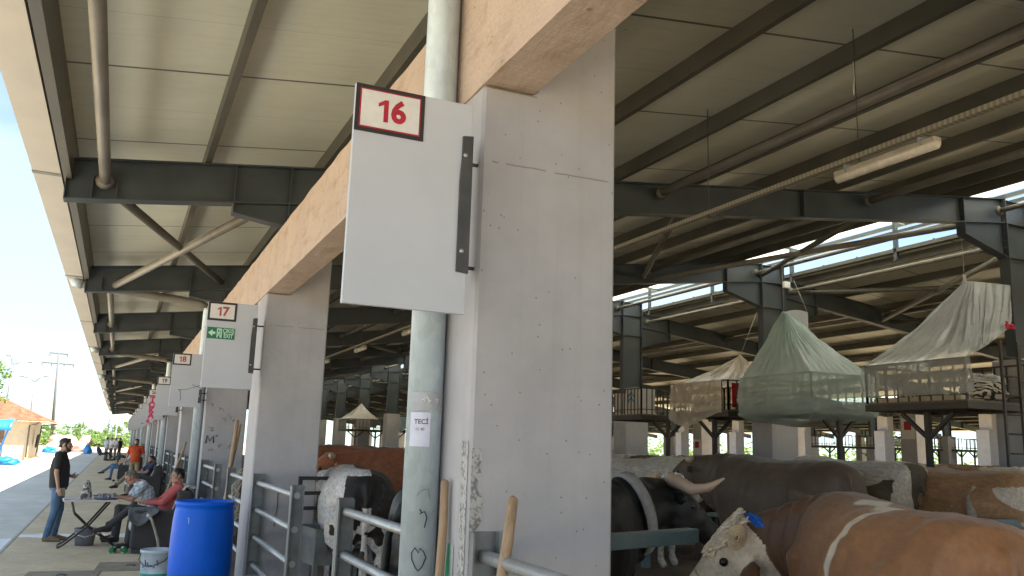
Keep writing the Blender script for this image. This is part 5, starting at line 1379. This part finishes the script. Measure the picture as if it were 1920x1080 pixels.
pen_rail('near teal rail in front of the black horned bull', (2.14, 3.84, 1.27), (3.05, 4.155, 1.27), 0.04, True, (0,))
pen_rail('middle teal rail behind the long horns', (5.0, 11.55, 1.31), (12.0, 10.4, 1.31))
pen_rail('thin pale rail along the far row of cattle', (7.2, 13.0, 1.42), (13.5, 15.4, 1.42), 0.022, False)
pen_rail('teal rail below the tan bull at the right edge', (5.55, 5.95, 1.16), (9.6, 5.62, 1.16), 0.05)
pen_rail('dark rail behind the black and white cow', (2.2, 12.2, 1.40), (9.0, 12.9, 1.40), 0.03)
# feed trough in the gap
t = thing('feed_trough', 'grey steel feed trough on legs inside the gate gap', 'trough', (2.25, 9.35, 0), RAD(8))
b = MB(); b.box(-.35, .35, -.30, .30, .50, .53)
for s in (-1, 1): b.box(-.36, .36, s * .30 - .012, s * .30 + .012, .50, .86); b.box(s * .35 - .012, s * .35 + .012, -.287, .287, .50, .86)
b.build('bin', M['railpost'], t, 0.004)
for sx in (-1, 1):
    for sy in (-1, 1):
        b = MB(); b.box(sx * .33 - .022, sx * .33 + .022, sy * .275 - .022, sy * .275 + .022, .06, .499); b.build('leg', M['railpost'], t)
b = MB()
for x in (-.33, .33): b.box(x - .02, x + .02, .33, .36, .53, 1.36)
for z in (1.0, 1.16, 1.32): b.box(-.31, .31, .335, .355, z, z + .04)
b.build('back_frame', M['black'], t)
# ================================================================ things on the pavement
# blue drum
t = thing('plastic_drum', 'open topped blue plastic drum by the second column', 'drum', (0.93, 9.85, 0))
r = 0.305; b = MB()
b.lathe([(r * .80, 0.0), (r * .93, 0.02), (r * .97, 0.10), (r * 1.02, 0.30), (r * 1.035, .40), (r * 1.04, .55), (r * 1.035, .72), (r * 1.01, .88), (r * .975, .99), (r * .955, 1.035), (r * 1.0, 1.045), (r * 1.005, 1.075), (r * .97, 1.085), (r * .93, 1.07), (r * .92, .95), (r * .97, .6), (r * .95, .05), (0.01, .03)], (0, 0, 0), 56)
b.build('barrel', M['drum'], t)
strokes('white_scrape', [[(-.62, .93), (-.58, .915), (-.59, .88)], [(-.585, .90), (-.57, .865)]], 0.006, simple('scrape', (0.35, 0.55, 0.85), 0.5), t, lambda u, v: (r * 1.0 * sin(u), -r * 1.0 * cos(u), v))
strokes('mud_splash', [[(.05, .30), (.10, .315), (.16, .305)], [(.07, .29), (.13, .285)]], 0.008, simple('mud', (0.12, 0.11, 0.12), 0.8), t, lambda u, v: (r * 1.03 * sin(u), -r * 1.03 * cos(u), v))
# white pail with green lower part
t = thing('paint_pail', 'stained white pail with a green base left of the blue drum', 'pail', (0.60, 11.75, 0), RAD(-30))
r = 0.186; b = MB(); b.lathe([(r * .93, .105), (r * .99, .34), (r * 1.05, .342), (r * 1.05, .375), (r * 1.0, .38), (r * .96, .33), (r * .90, .12), (.01, .11)], (0, 0, 0), 40); b.build('pail_body', M['pail'], t)
b = MB(); b.lathe([(.01, 0.0), (r * .88, 0.0), (r * .93, .10), (r * .935, .104)], (0, 0, 0), 40); b.build('green_base', M['green'], t)
b = MB(); b.tube([(-r * 1.05, 0, .35), (-r * .9, -r * .62, .26), (-r * .3, -r * 1.05, .20), (r * .3, -r * 1.06, .20), (r * .9, -r * .62, .26), (r * 1.05, 0, .35)], 0.006, 6); b.build('handle', M['brk'], t)
for i in range(6): strokes('stain', [[(-.5 + .2 * i, .15 + .03 * ((i * 7) % 4)), (-.40 + .2 * i, .155 + .02 * (i % 2))]], 0.006, M['dark'], t, lambda u, v: (r * .985 * sin(u), -r * .985 * cos(u), v + .03))
# grey bucket under the table
t = thing('bucket', 'grey bucket under the folding table', 'bucket', (-.30, 15.75, 0.003))
r = 0.165; b = MB(); b.lathe([(.01, 0), (r * .82, 0), (r, .245), (r * 1.06, .25), (r * 1.06, .265), (r * .97, .262), (r * .80, .01)], (0, 0, 0), 32); b.build('bucket_body', M['greypail'], t)
b = MB(); b.tube([(-r, 0, .25), (-r * .7, -r * .75, .17), (0, -r * 1.05, .14), (r * .7, -r * .75, .17), (r, 0, .25)], 0.006, 6); b.build('handle', M['signwhite'], t)
# folding table
t = thing('folding_table', 'folding table with white top and crossed dark legs', 'table', (-.27, 15.55, 0), RAD(4))
b = MB(); b.box(-.40, .40, -.28, .28, .705, .732); b.build('tabletop', simple('laminate', (0.62, 0.57, 0.55), 0.45, 0, .1, 6), t, 0.006)
LEGM = simple('brown_tube', (0.045, 0.034, 0.030), 0.4, 0.2)
for y in (-.22, .22):
    b = MB(); b.tube([(-.27, y, .70), (-.22, y, .52), (.0, y * .96, .31), (.36, y, .05), (.40, y, .015)], 0.0155, 8); b.build('leg', LEGM, t)
    b = MB(); b.tube([(.27, y * .86, .70), (-.0, y * .86, .34), (-.32, y * .86, .06), (-.40, y * .86, .015)], 0.0155, 8); b.build('leg', LEGM, t)
b = MB(); b.tube([(.40, -.22, .015), (.40, .22, .015)], 0.0155, 8); b.tube([(-.40, -.19, .015), (-.40, .19, .015)], 0.0155, 8); b.build('foot_bar', LEGM, t)
TZ = .7335
t = thing('tea_tray', 'round blue rimmed tea tray on the folding table', 'tray', (-.05, 15.50, TZ))
b = MB(); b.lathe([(.01, .004), (.155, .004), (.18, .022), (.185, .024), (.16, 0.0), (.01, 0.0)], (0, 0, 0), 32); b.build('plate', simple('tray_enamel', (0.05, 0.08, 0.17), 0.3), t)
def m_glass():
    m, nt, bb = new_mat('tea_glass'); bb.inputs['Base Color'].default_value = (.9, .92, .93, 1); bb.inputs['Roughness'].default_value = 0.05; bb.inputs['Transmission Weight'].default_value = 0.75; bb.inputs['IOR'].default_value = 1.3; return m
GL = m_glass()
for i, (x, y) in enumerate(((-.10, -.03), (-.03, .06), (.03, -.07), (.09, .03), (.02, .0), (-.06, -.10), (.10, -.06))):
    b = MB(); b.lathe([(.01, 0), (.022, 0), (.026, .015), (.020, .040), (.027, .085), (.025, .085), (.018, .040), (.01, .006)], (0, 0, 0), 14)
    o = b.build('tea_glass', GL, None, 0, (-.05 + x, 15.50 + y, TZ + 0.0055)); tag(o, 'small tulip tea glass on the blue rimmed tray', 'glass', 'tea glasses on the tray')
t = thing('cloth_bag', 'grey patterned cloth bag standing on the folding table', 'bag', (-.35, 15.52, TZ), RAD(25))
b = MB(); b.grid(lambda u, v: ((.085 - .035 * v ** 2 + .012 * MN.noise((u * 5, v * 4, 2))) * cos(2 * pi * u), (.075 - .045 * v ** 2 + .012 * MN.noise((u * 6, v * 4, 9))) * sin(2 * pi * u), .25 * v + .012 * sin(u * 12) * v), 28, 12)
def m_bag():
    m, nt, bb = new_mat('patterned_cloth'); N = NT(nt); n = N.noise(16, 2, 0.4, dist=1.2); c = N.mix(N.ramp(n, [(0.47, 0), (0.53, 1)]), (0.09, 0.08, 0.08), (0.50, 0.47, 0.45)); N.l(c, bb.inputs['Base Color']); bb.inputs['Roughness'].default_value = 0.8; return m
BG = m_bag(); b.build('bag_body', BG, t); b = MB(); b.tube([(-.03, 0, .24), (-.02, 0, .285), (.02, 0, .285), (.03, 0, .24)], 0.008, 6); b.build('bag_handle', BG, t)
b = MB()
for i in range(4): b.box(-.11 + .008 * i, .10 + .004 * i, -.08, .07 + .006 * i, .003 * i + .0002, .003 * i + .0028, 0, Matrix.Rotation(.12 * i, 4, 'Z'))
o = b.build('papers', simple('papers', (0.62, 0.64, 0.70), 0.7, 0, .15, 12), None, 0, (-.56, 15.50, TZ)); tag(o, 'loose papers at the left end of the folding table', 'papers')
t = thing('tea_cup', 'white paper cup with a brown band beside the cloth bag', 'cup', (-.21, 15.58, TZ))
b = MB(); b.lathe([(.01, 0), (.028, 0), (.038, .085), (.036, .085), (.026, .004)], (0, 0, 0), 18); b.build('cup_body', M['signwhite'], t); b = MB(); b.lathe([(.0335, .045), (.0355, .062)], (0, 0, 0), 18); b.build('band', M['dark'], t)
# sofa
DG = cloth('charcoal_upholstery', (0.055, 0.050, 0.050)); CREAM = cloth('cream_cover', (0.52, 0.50, 0.47))
def sofa(label, loc, rz, cushions=True):
    t = thing('sofa', label, 'sofa', loc, rz, 'sofas along the columns')       # local: faces -X, length along Y
    def soft(x0, x1, y0, y1, z0, z1, name, mat, bev=.04):
        b = MB(); b.box(x0, x1, y0, y1, z0, z1); o = b.build(name, mat, t, 0); m = o.modifiers.new('bevel', 'BEVEL'); m.width = bev; m.segments = 3
        return o
    for s in (-1, 1): soft(-.42, .42, s * .98 - .12, s * .98 + .12, .06, .63, 'armrest', DG, .05)
    soft(-.40, .40, -.855, .855, .08, .30, 'base', DG, .02)
    soft(.20, .44, -.855, .855, .302, .92, 'backrest', DG, .06)
    for y in (-.43, .43): soft(-.45, .195, y - .42, y + .42, .302, .46, 'seat_cushion', CREAM, .05)
    for x in (-.36, .36):
        for y in (-1.0, 1.0):
            b = MB(); b.box(x - .03, x + .03, y - .03, y + .03, 0.0, .059); b.build('foot', M['brk'], t)
    if cushions:
        b = MB(); b.grid(lambda u, v: (.16 + .32 * v + .02 * MN.noise((u * 5, v * 4, 2)), -.8 + .9 * u, .62 + .36 * sin(min(1, v * 1.3) * pi * .62) + .02 * MN.noise((u * 4, v * 4, 5))), 24, 14); b.build('throw', CREAM, t, 0, None, .02)
    return t
sf = sofa('charcoal two seat sofa with cream cushions holding the red and plaid shirted men', (.76, 15.55, 0.003), RAD(0))
dup(sf, Vector((.84, 28.4, 0.003)), RAD(3), 'charcoal sofa behind the first, where the man in navy leans back')
dup(sf, Vector((.62, 39.4, 0.003)), RAD(-2), 'farthest sofa, beyond the man in the orange shirt')
b = MB(); b.grid(lambda u, v: (.28 + .42 * u + .02 * MN.noise((u * 4, v * 3, 1)), 14.36 + .34 * v - (0.04 if v < .4 else 0), .655 + .02 * MN.noise((u * 6, v * 6, 4)) - (.42 * (0.55 - v) * (0.5 + 0.5 * sin(u * 4.2)) if v < .55 else 0)), 24, 16)
o = b.build('jacket', cloth('grey_jacket', (0.13, 0.135, 0.145)), None, 0, None, .018); tag(o, 'grey jacket draped over the near sofa arm', 'jacket')
b = MB(); b.tube([(.545, 13.8, .61), (.585, 13.8, .56), (.64, 13.82, .42), (.70, 13.85, .25), (.74, 13.9, .02)], 0.019, 10)
t = thing('cane', 'bent pale stick with a white tip leaning before the sofa arm', 'stick', (0, 0, 0)); b.build('shaft', simple('pale_hose', (0.42, 0.38, 0.33), 0.6), t); b = MB(); b.tube([(.515, 13.8, .625), (.55, 13.8, .605)], 0.023, 10); b.build('tip', M['signwhite'], t)
# clogs
def clog(mat, loc, rz, label, group):
    t = thing('clog', label, 'shoe', loc, rz, group)
    b = MB(); sections(b, [((-.11, 0, .03), (0, .03, 0), (0, 0, .028)), ((-.06, 0, .032), (0, .042, 0), (0, 0, .03)), ((.03, 0, .04), (0, .046, 0), (0, 0, .038)), ((.09, 0, .045), (0, .046, 0), (0, 0, .043)), ((.15, 0, .035), (0, .03, 0), (0, 0, .033))], 14, 2.5); b.build('upper', mat, t)
    b = MB(); b.grid(lambda u, v: (-.09 + .10 * u, .030 * cos(pi * v), .0625 + .012 * sin(pi * v) - .0 * u), 6, 6); b.build('lining', M['exitpale'], t)
    b = MB(); b.box(-.115, .15, -.04, .04, 0.0, .012); b.build('sole', M['signwhite'], t, .004)
    return t
GC = plain('green_rubber', (0.02, 0.17, 0.045), 0.4)
clog(GC, (.125, 14.72, 0.003), RAD(-100), 'left one of the green rubber clogs before the sofa', 'green clogs'); clog(GC, (.275, 14.70, 0.003), RAD(-82), 'right one of the green rubber clogs before the sofa', 'green clogs')
BC = plain('black_rubber', (0.02, 0.02, 0.022), 0.4)
for x in (-.02, .16): clog(BC, (x + .08, 37.6, 0.003), RAD(-95 + 60 * x), 'black slipper of a pair on the pavement beyond the sofa', 'black slippers')
# handles leaning on the columns
def handle(label, a, c, r=0.021, grp=None):
    t = thing('tool_handle', label, 'wooden handle', (0, 0, 0), 0, grp); a, c = Vector(a), Vector(c); n = 8
    b = MB(); b.tube([a.lerp(c, i / n) + Vector((.004 * sin(i * 2.1), .004 * cos(i * 1.7), 0)) for i in range(n + 1)] + [c + (c - a).normalized() * .012], [r * (1 + .06 * sin(i * 1.3)) for i in range(n + 1)] + [r * .55], 14); b.build('shaft', M['wood'], t)
    d = (a - c).normalized()
    b = MB(); b.tube([a, a + d * .10], [r * 1.15, r * 1.25], 12); b.build('ferrule', M['brk'], t)
    b = MB(); b.box(-.11, .11, -.012, .012, -.13, -.02, 0, Matrix.Translation(a)); b.build('blade', M['brk'], t)
handle('wooden handle leaning across the front of the nearest column', (1.17, 2.98, 0.14), (1.522, 3.30, 1.515), 0.0225)
handle('wooden handle upright between the nearest column and its pipe', (1.31, 3.655, 0.14), (1.366, 3.70, 1.565), 0.019)
handle('thick pale pole leaning against the column with the drawn M', (1.45, 13.0, 0.14), (1.60, 13.35, 2.02), 0.03, 'poles leaning at the third column')
handle('thin darker pole beside the thick one at the third column', (1.40, 13.2, 0.14), (1.66, 13.4, 1.95), 0.018, 'poles leaning at the third column')
handle('slanting pole leaning on the fourth column', (.80, 17.8, 0.14), (1.24, 18.0, 1.66), 0.022)
b = MB(); rg = random.Random(4)
for i in range(5): b.tube([(1.55 + .06 * rg.uniform(-1, 1) + .10 * sin(a * pi / 10), 11.6, 1.05 + .30 * cos(a * pi / 10) + .04 * rg.uniform(-1, 1)) for a in range(21)], 0.011, 6)
o = b.build('rope_coil', simple('pale_rope', (0.46, 0.40, 0.31), 0.9, 0, .25, 30, .4, 90), None); tag(o, 'coil of pale rope hung on the fence behind the second column', 'rope')
# ================================================================ the neighbouring barn beyond the far lane
OFF = 38.0
b2 = thing('cattle_barn', 'second cattle barn across the lane, glimpsed behind the cattle', 'barn', (OFF, 0, 0))
for i, y in enumerate(YK[1:]):
    put('column', cme, (XL, y, 0), b2)
    put('rafter', rl, (0, y, 0), b2); put('rafter', rr, (0, y, DZ), b2)
    put('ridge_post', pme, (0, y, 0), b2); put('pedestal', pdm, (RIDGE, y, 0), b2)
    put('column', cme, (2 * RIDGE - XL, y + CW, 0), b2, 0, pi)
for o in list(barn.children):
    if o.name.split('.')[0] in ('purlin', 'roof_panel', 'eaves_purlin', 'ridge_skylight', 'ridge_capping', 'skylight_frame'): link(o.name.split('.')[0], o.data, b2)
b = MB(); b.box(1.345, 27.6, -8, 112, -0.25, 0.05); fl2 = b.build('barn_floor', M['litter'], None, 0, (OFF, 0, 0)); struct(fl2)
for i, (x, y) in enumerate(((45.4, 46.4), (48.6, 44.9), (51.3, 43.6), (53.6, 42.6), (56.2, 41.4))):
    t = loft('bare railed loft in the second barn, small and dark against the light', x - 1.2, x + 1.2, y - 1.3, y + 1.3, [(x - .6, y - 1.0, 'x'), (x + .7, y - 1.0, 'x')], zf=2.66, zr=3.4, group='bare lofts in the second barn', bars=0.3)
bundle('bedding', 'pale bedding heaped on a far loft of the second barn', 'bedding', (49.0, 43.9, 2.95), .9, .5, .35, cloth('pale_bedding', (0.6, 0.58, 0.56)), 9)
# red number plates on the far columns
for y, z in ((Y0 + BAY * 4, 3.0), (Y0 + BAY * 5, 2.2), (Y0 + BAY * 6, 3.0), (Y0 + BAY * 3, 3.0)):
    t = thing('wall_plate', 'small red number plate on a white board on a far column', 'sign', (2 * RIDGE - XR - 0.006, y + 0.36, z), 0, 'red plates on the far columns')
    b = MB(); b.box(-.004, .004, -.30, .30, -.45, .30); b.build('board', M['signwhite'], t); b = MB(); b.box(-.010, -.0045, -.16, .16, -.12, .20); b.build('plate', M['red'], t)
G = strokes('graffiti', [[(.10 + .12 * i, 1.3), (.14 + .12 * i, 1.75 - .1 * (i % 2)), (.2 + .12 * i, 1.35)] for i in range(4)], 0.02, simple('green_spray', (0.05, 0.22, 0.12), .7), barn, lambda u, v: (2 * RIDGE - XR - 0.004, Y0 + BAY * 4 + u, v))
strokes('graffiti', [[(.12, 1.85), (.2, 2.5), (.34, 1.9)], [(.15, 2.1), (.4, 2.2)], [(.3, 1.2), (.45, 1.45), (.6, 1.15), (.4, .95), (.3, 1.2)]], 0.02, M['ink'], barn, lambda u, v: (2 * RIDGE - XR - 0.004, Y0 + BAY * 4 + u, v))
# ================================================================ shed with a tiled roof
WALL = simple('cream_render', (0.60, 0.53, 0.42), 0.85, 0, .12, 2, .15, 30, ((0.45, 0.38, 0.28), .5))
def m_tiles():
    m, nt, b = new_mat('roof_tiles'); N = NT(nt); v = N.vor(3.0, N.map((1, 1, 1)), out='Color')
    c = N.mix(N.sep(v)[0], (0.20, 0.052, 0.026), (0.32, 0.11, 0.055)); N.l(c, b.inputs['Base Color']); b.inputs['Roughness'].default_value = .75; return m
TILE = m_tiles()
shed = thing('tiled_shed', 'cream rendered shed with a red tiled hip roof at the left edge', 'building', (-5.62, 70.2, 0))
b = MB(); b.box(-12, 0, 0, 9.0, -.2, 2.72); b.build('wall', WALL, shed)
b = MB(); e = .55; x0, x1, y0, y1, z0, z1 = -12 - e, e + .55, -e, 9 + e, 2.66, 4.75
b.box(x0, x1, y0, y1, 2.60, 2.659)
b.build('eaves_board', simple('soffit_board', (0.55, 0.45, 0.34), .7), shed)
def roofpt(u, v, face):
    if face == 0: a, c, d, f = (x0, y0), (x1, y0), (x0 + 4.6, 4.5), (x1 - 4.6, 4.5)
    elif face == 1: a, c, d, f = (x1, y0), (x1, y1), (x1 - 4.6, 4.5), (x1 - 4.6, 4.5)
    elif face == 2: a, c, d, f = (x1, y1), (x0, y1), (x1 - 4.6, 4.5), (x0 + 4.6, 4.5)
    else: a, c, d, f = (x0, y1), (x0, y0), (x0 + 4.6, 4.5), (x0 + 4.6, 4.5)
    p = Vector((*a, z0)).lerp(Vector((*c, z0)), u); q = Vector((*d, z1)).lerp(Vector((*f, z1)), u); r = p.lerp(q, v)
    L = {0: 13, 1: 10, 2: 13, 3: 10}[face]
    r.z += 0.045 * abs(sin(pi * u * L / .28 * (1 - .0 * v))) + 0.03 * ((v * 13) % 1.0)
    return r
b = MB()
for fc in range(4): b.grid(lambda u, v: roofpt(u, v, fc), 180, 52)
rf = b.build('roof', TILE, shed)
b = MB(); b.box(-2.7, -1.6, -.03, .05, 0, 2.05); dr = b.build('door', simple('brown_door', (0.16, 0.10, 0.07), .6), shed)
b = MB(); b.box(-3.9, -2.72, -.02, .05, 0, 2.05); b.build('door', simple('grey_door', (0.34, 0.34, 0.36), .6), shed)
b = MB(); b.box(-1.76, -1.72, -.07, -.031, .95, 1.08); b.build('handle', M['rail'], dr)
b = MB(); b.tube([(.5, -.45, 2.58), (.35, -.3, 2.45), (-.1, -.12, 2.35), (-.1, -.12, 0.1)], 0.05, 8); b.tube([(x1, y1 - .4, 2.58), (.25, 5.6, 2.40), (.12, 5.5, 0.1), (.4, 5.4, 0.0)], 0.05, 8); b.build('downpipe', simple('brown_pipe', (0.10, 0.075, 0.06), .5), shed)
bundle('hanging_coats', 'dark clothes hanging on the side wall of the shed', 'clothes', (-5.35, 73.2, 1.1), .12, .5, .6, cloth('dark_coats', (0.06, 0.055, 0.05)), 3)
# blue tarpaulin stall at the left edge
BT = simple('blue_tarpaulin', (0.015, 0.20, 0.56), 0.35, 0, .25, 1.5, .4, 5)
t = thing('tarp_stall', 'bright blue tarpaulin stall at the left edge before the shed', 'stall', (-5.9, 55, 0))
b = MB(); b.grid(lambda u, v: (-4.2 + 4.75 * u + .05 * MN.noise((u * 6, v * 5, 2)), -.2 + 3.2 * v, 2.28 + .12 * u + .12 * sin(pi * v) + .08 * MN.noise((u * 5, v * 4, 1)) - (.5 * (0.12 - v) / .12 if v < .12 else 0)), 40, 20); b.build('canopy', BT, t, 0, None, .01)
b = MB(); b.grid(lambda u, v: (.50 - .75 * v * (1 - v * .35) + .06 * sin(u * 9 + v * 3) * v, -.1 + 1.0 * u, 2.40 - 2.25 * v), 14, 30); b.build('side_drape', BT, t, 0, None, .01)
for x in (-4.0, -.1):
    b = MB(); b.tube([(x, .2, 0), (x, .2, 2.3)], .03, 8); b.build('pole', M['railpost'], t)
bundle('tarp_heap', 'blue tarpaulin heap on the ground under the stall', 'tarpaulin', (-5.45, 54.7, .18), .65, .6, .28, BT, 4)
# sacks and goods beyond the shed
SACK = cloth('white_sacks', (0.62, 0.58, 0.54)); PK = cloth('faded_pink_sacks', (0.55, 0.33, 0.28))
rg = random.Random(21)
for i in range(14):
    x, y = -6.2 + rg.uniform(0, 3.0) + i * .08, 96 + rg.uniform(0, 10)
    bundle('sack', 'stuffed sack in the bright pile beyond the shed', 'sack', (x, y, .45 + rg.choice((0, 0, .7))), rg.uniform(.6, 1.0), .7, .62, SACK if i % 4 else PK, i, 'sacks piled beyond the shed')
bundle('tarp_heap', 'small blue bundle right of the white sacks', 'tarpaulin', (-2.3, 88, .4), .35, .4, .5, BT, 8)
bundle('tarp_heap', 'blue bundle among the white sacks', 'tarpaulin', (-5.5, 90, .3), .6, .4, .35, BT, 6)
# ================================================================ poles
POLE = simple('pole_concrete', (0.13, 0.13, 0.13), .8)
t = thing('power_pole', 'tall concrete power pole with two crossarms', 'power pole', (-10.25, 164, 0), 0)
b = MB(); b.tube([(0.35, 0, -.2), (-.22, 0, 15.5)], [.30, .15], 12); b.build('mast', POLE, t)
for z, w, x in ((15.35, 1.4, -.21), (13.65, 2.45, -.15)):
    b = MB(); b.bar((x - w, 0, z + .05), (x + w, 0, z - .05), .16, .22); c = b.build('crossarm', POLE, t)
    for s in ((-1, 1) if w < 2 else (-1, -.4, .4, 1)):
        q = MB(); q.lathe([(.05, 0), (.11, -.12), (.05, -.22), (.10, -.32), (.03, -.42)], (x + s * (w - .08), 0, z - .10), 8); q.build('insulator', POLE, c)
LP = simple('lamp_post_steel', (0.16, 0.17, 0.18), .5, .3)
def street_lamp(label, base, H, arms):
    t = thing('street_lamp', label, 'street lamp', base, 0, 'street lamps behind the shed')
    b = MB(); b.tube([(0, 0, 0), (0.0, 0, H)], [.11, .06], 10); b.build('mast', LP, t)
    for dx, dz in arms:
        b = MB(); b.tube([(0, 0, H - .02), (dx * .45, 0, H + dz * .7), (dx, 0, H + dz)], .04, 8); a = b.build('arm', LP, t)
        b = MB(); b.box(dx - .32 if dx < 0 else dx - .05, dx + .05 if dx < 0 else dx + .32, -.12, .12, H + dz - .03, H + dz + .06); b.build('lamp_head', LP, a, .03)
street_lamp('taller street lamp left of the other, above the shed roof', (-9.4, 90, 0), 7.95, ((1.3, .25), (-.25, .75)))
street_lamp('shorter street lamp with two spread arms beside the power pole', (-7.4, 90, 0), 6.45, ((-1.0, .45), (.75, .55)))
# ================================================================ trees and hedge
def m_leaf(name, c1, c2):
    m, nt, b = new_mat(name); N = NT(nt); n = N.noise(1.3, 4, .6); r = N.n('ShaderNodeObjectInfo')
    c = N.mix(N.ramp(n, [(.35, 0), (.65, 1)]), c1, c2); N.l(c, b.inputs['Base Color']); b.inputs['Roughness'].default_value = .55
    tl = N.n('ShaderNodeBsdfTranslucent'); N.l(N.mix(.5, c, (.25, .35, .03)), tl.inputs[0]); mx = N.n('ShaderNodeMixShader'); mx.inputs[0].default_value = .35
    N.l(b.outputs[0], mx.inputs[1]); N.l(tl.outputs[0], mx.inputs[2]); N.l(mx.outputs[0], nt.nodes['Material Output'].inputs[0]); return m
LEAF = m_leaf('bright_leaves', (0.10, 0.19, 0.03), (0.19, 0.30, 0.06)); HEDGE = m_leaf('hedge_leaves', (0.075, 0.15, 0.035), (0.16, 0.25, 0.07))
BARK = m_wood('bark', (0.09, 0.07, 0.05), (0.16, 0.13, 0.10))
def leaves(b, rng, c, R, n, size, flat=.8):
    for _ in range(n):
        d = Vector((rng.gauss(0, 1), rng.gauss(0, 1), rng.gauss(0, 1))).normalized() * (rng.random() ** .45) * R; d.z *= flat
        p = Vector(c) + d; a = Vector((rng.uniform(-1, 1), rng.uniform(-1, 1), rng.uniform(-.6, .6))).normalized(); q = a.cross(Vector((rng.uniform(-1, 1), rng.uniform(-1, 1), rng.uniform(-1, 1)))).normalized()
        s = size * rng.uniform(.6, 1.3)
        b.add([p - a * s, p + q * s * .45, p + a * s, p - q * s * .45], [(0, 1, 2, 3)])
rng = random.Random(77)
t = thing('tree', 'bright green tree reaching in from the left edge above the shed', 'tree', (-7.15, 48, -.1))
b = MB(); b.tube([(0, 0, 0), (.1, 0, 1.4), (.0, .1, 2.6), (.1, 0, 3.8)], [.2, .16, .12, .06], 10)
for i in range(9):
    a = i * 2.4; b.tube([(0, 0, 1.9 + .18 * i), (cos(a) * .7, sin(a) * .7, 2.7 + .22 * i), (cos(a) * 1.7, sin(a) * 1.7, 3.2 + .25 * i)], [.08, .05, .015], 6)
b.build('trunk', BARK, t)
b = MB()
for i in range(64):
    a, e = rng.uniform(0, 2 * pi), rng.uniform(-.6, 1.1); R = 2.15 * rng.uniform(.45, 1.0); leaves(b, rng, (cos(a) * cos(e) * R * 1.05, sin(a) * cos(e) * R, 3.9 + sin(e) * R * .85), .42, 90, .085)
b.build('crown', LEAF, t)
b = MB(); rng = random.Random(9)
for i in range(150):
    x = -34 + 42 * rng.random(); y = 150 + 45 * rng.random(); h = rng.uniform(1.0, 2.4) * (1 + .3 * (y > 175)); leaves(b, rng, (x, y, h * .5), h * .85, 120, .28, .75)
o = b.build('hedgerow', HEDGE); tag(o, 'pale green hedge and scrub across the far end of the road', 'hedge', None, 'stuff')
# taller trees standing here and there in it
for i in range(9):
    x, y = -30 + i * 4.2 + rng.uniform(-1, 1), 190 + rng.uniform(0, 20); h = rng.uniform(3.2, 5.6)
    t = thing('tree', 'distant pale green tree standing above the far hedge', 'tree', (x, y, 0), 0, 'trees beyond the far hedge')
    b = MB(); b.tube([(0, 0, -.1), (0, 0, h * .5)], [.18, .08], 6); b.build('trunk', BARK, t); b = MB()
    for j in range(16): leaves(b, rng, (rng.gauss(0, .22) * h, rng.gauss(0, .22) * h, h * rng.uniform(.35, .85)), h * .17, 45, .25)
    b.build('crown', HEDGE, t)
b = MB(); rng = random.Random(15)
for i in range(120):
    x = 66 + 30 * rng.random(); y = -10 + 150 * rng.random(); h = rng.uniform(2, 5); leaves(b, rng, (x, y, h * .5), h * .7, 60, .35, .8)
o = b.build('scrub', HEDGE); tag(o, 'green scrub outside beyond the second barn', 'scrub', None, 'stuff')
# distant low hills
HM = simple('far_hills', (0.20, 0.27, 0.24), .95, 0, .25, .01, 0)
b = MB(); b.grid(lambda u, v: (-1500 + 3200 * u, 900 + 500 * v, -2 + (34 + 26 * MN.noise((u * 7, 3, 0)) + 12 * MN.noise((u * 19, 1, 0))) * sin(pi * min(1, v * 1.05)) ** 1.3), 120, 10); struct(b.build('hills', HM))
# thin posts by the far end of the pavement
for x, y, h in ((-.95, 104, 3.6), (-.55, 108, 3.4), (-.15, 113, 3.2)):
    b = MB(); b.tube([(0, 0, -.1), (0, 0, h)], .05, 8); o = b.build('steel_post', M['galv'], None, 0, (x, y, 0)); tag(o, 'thin steel post at the far end of the pavement', 'post', 'posts at the far end')
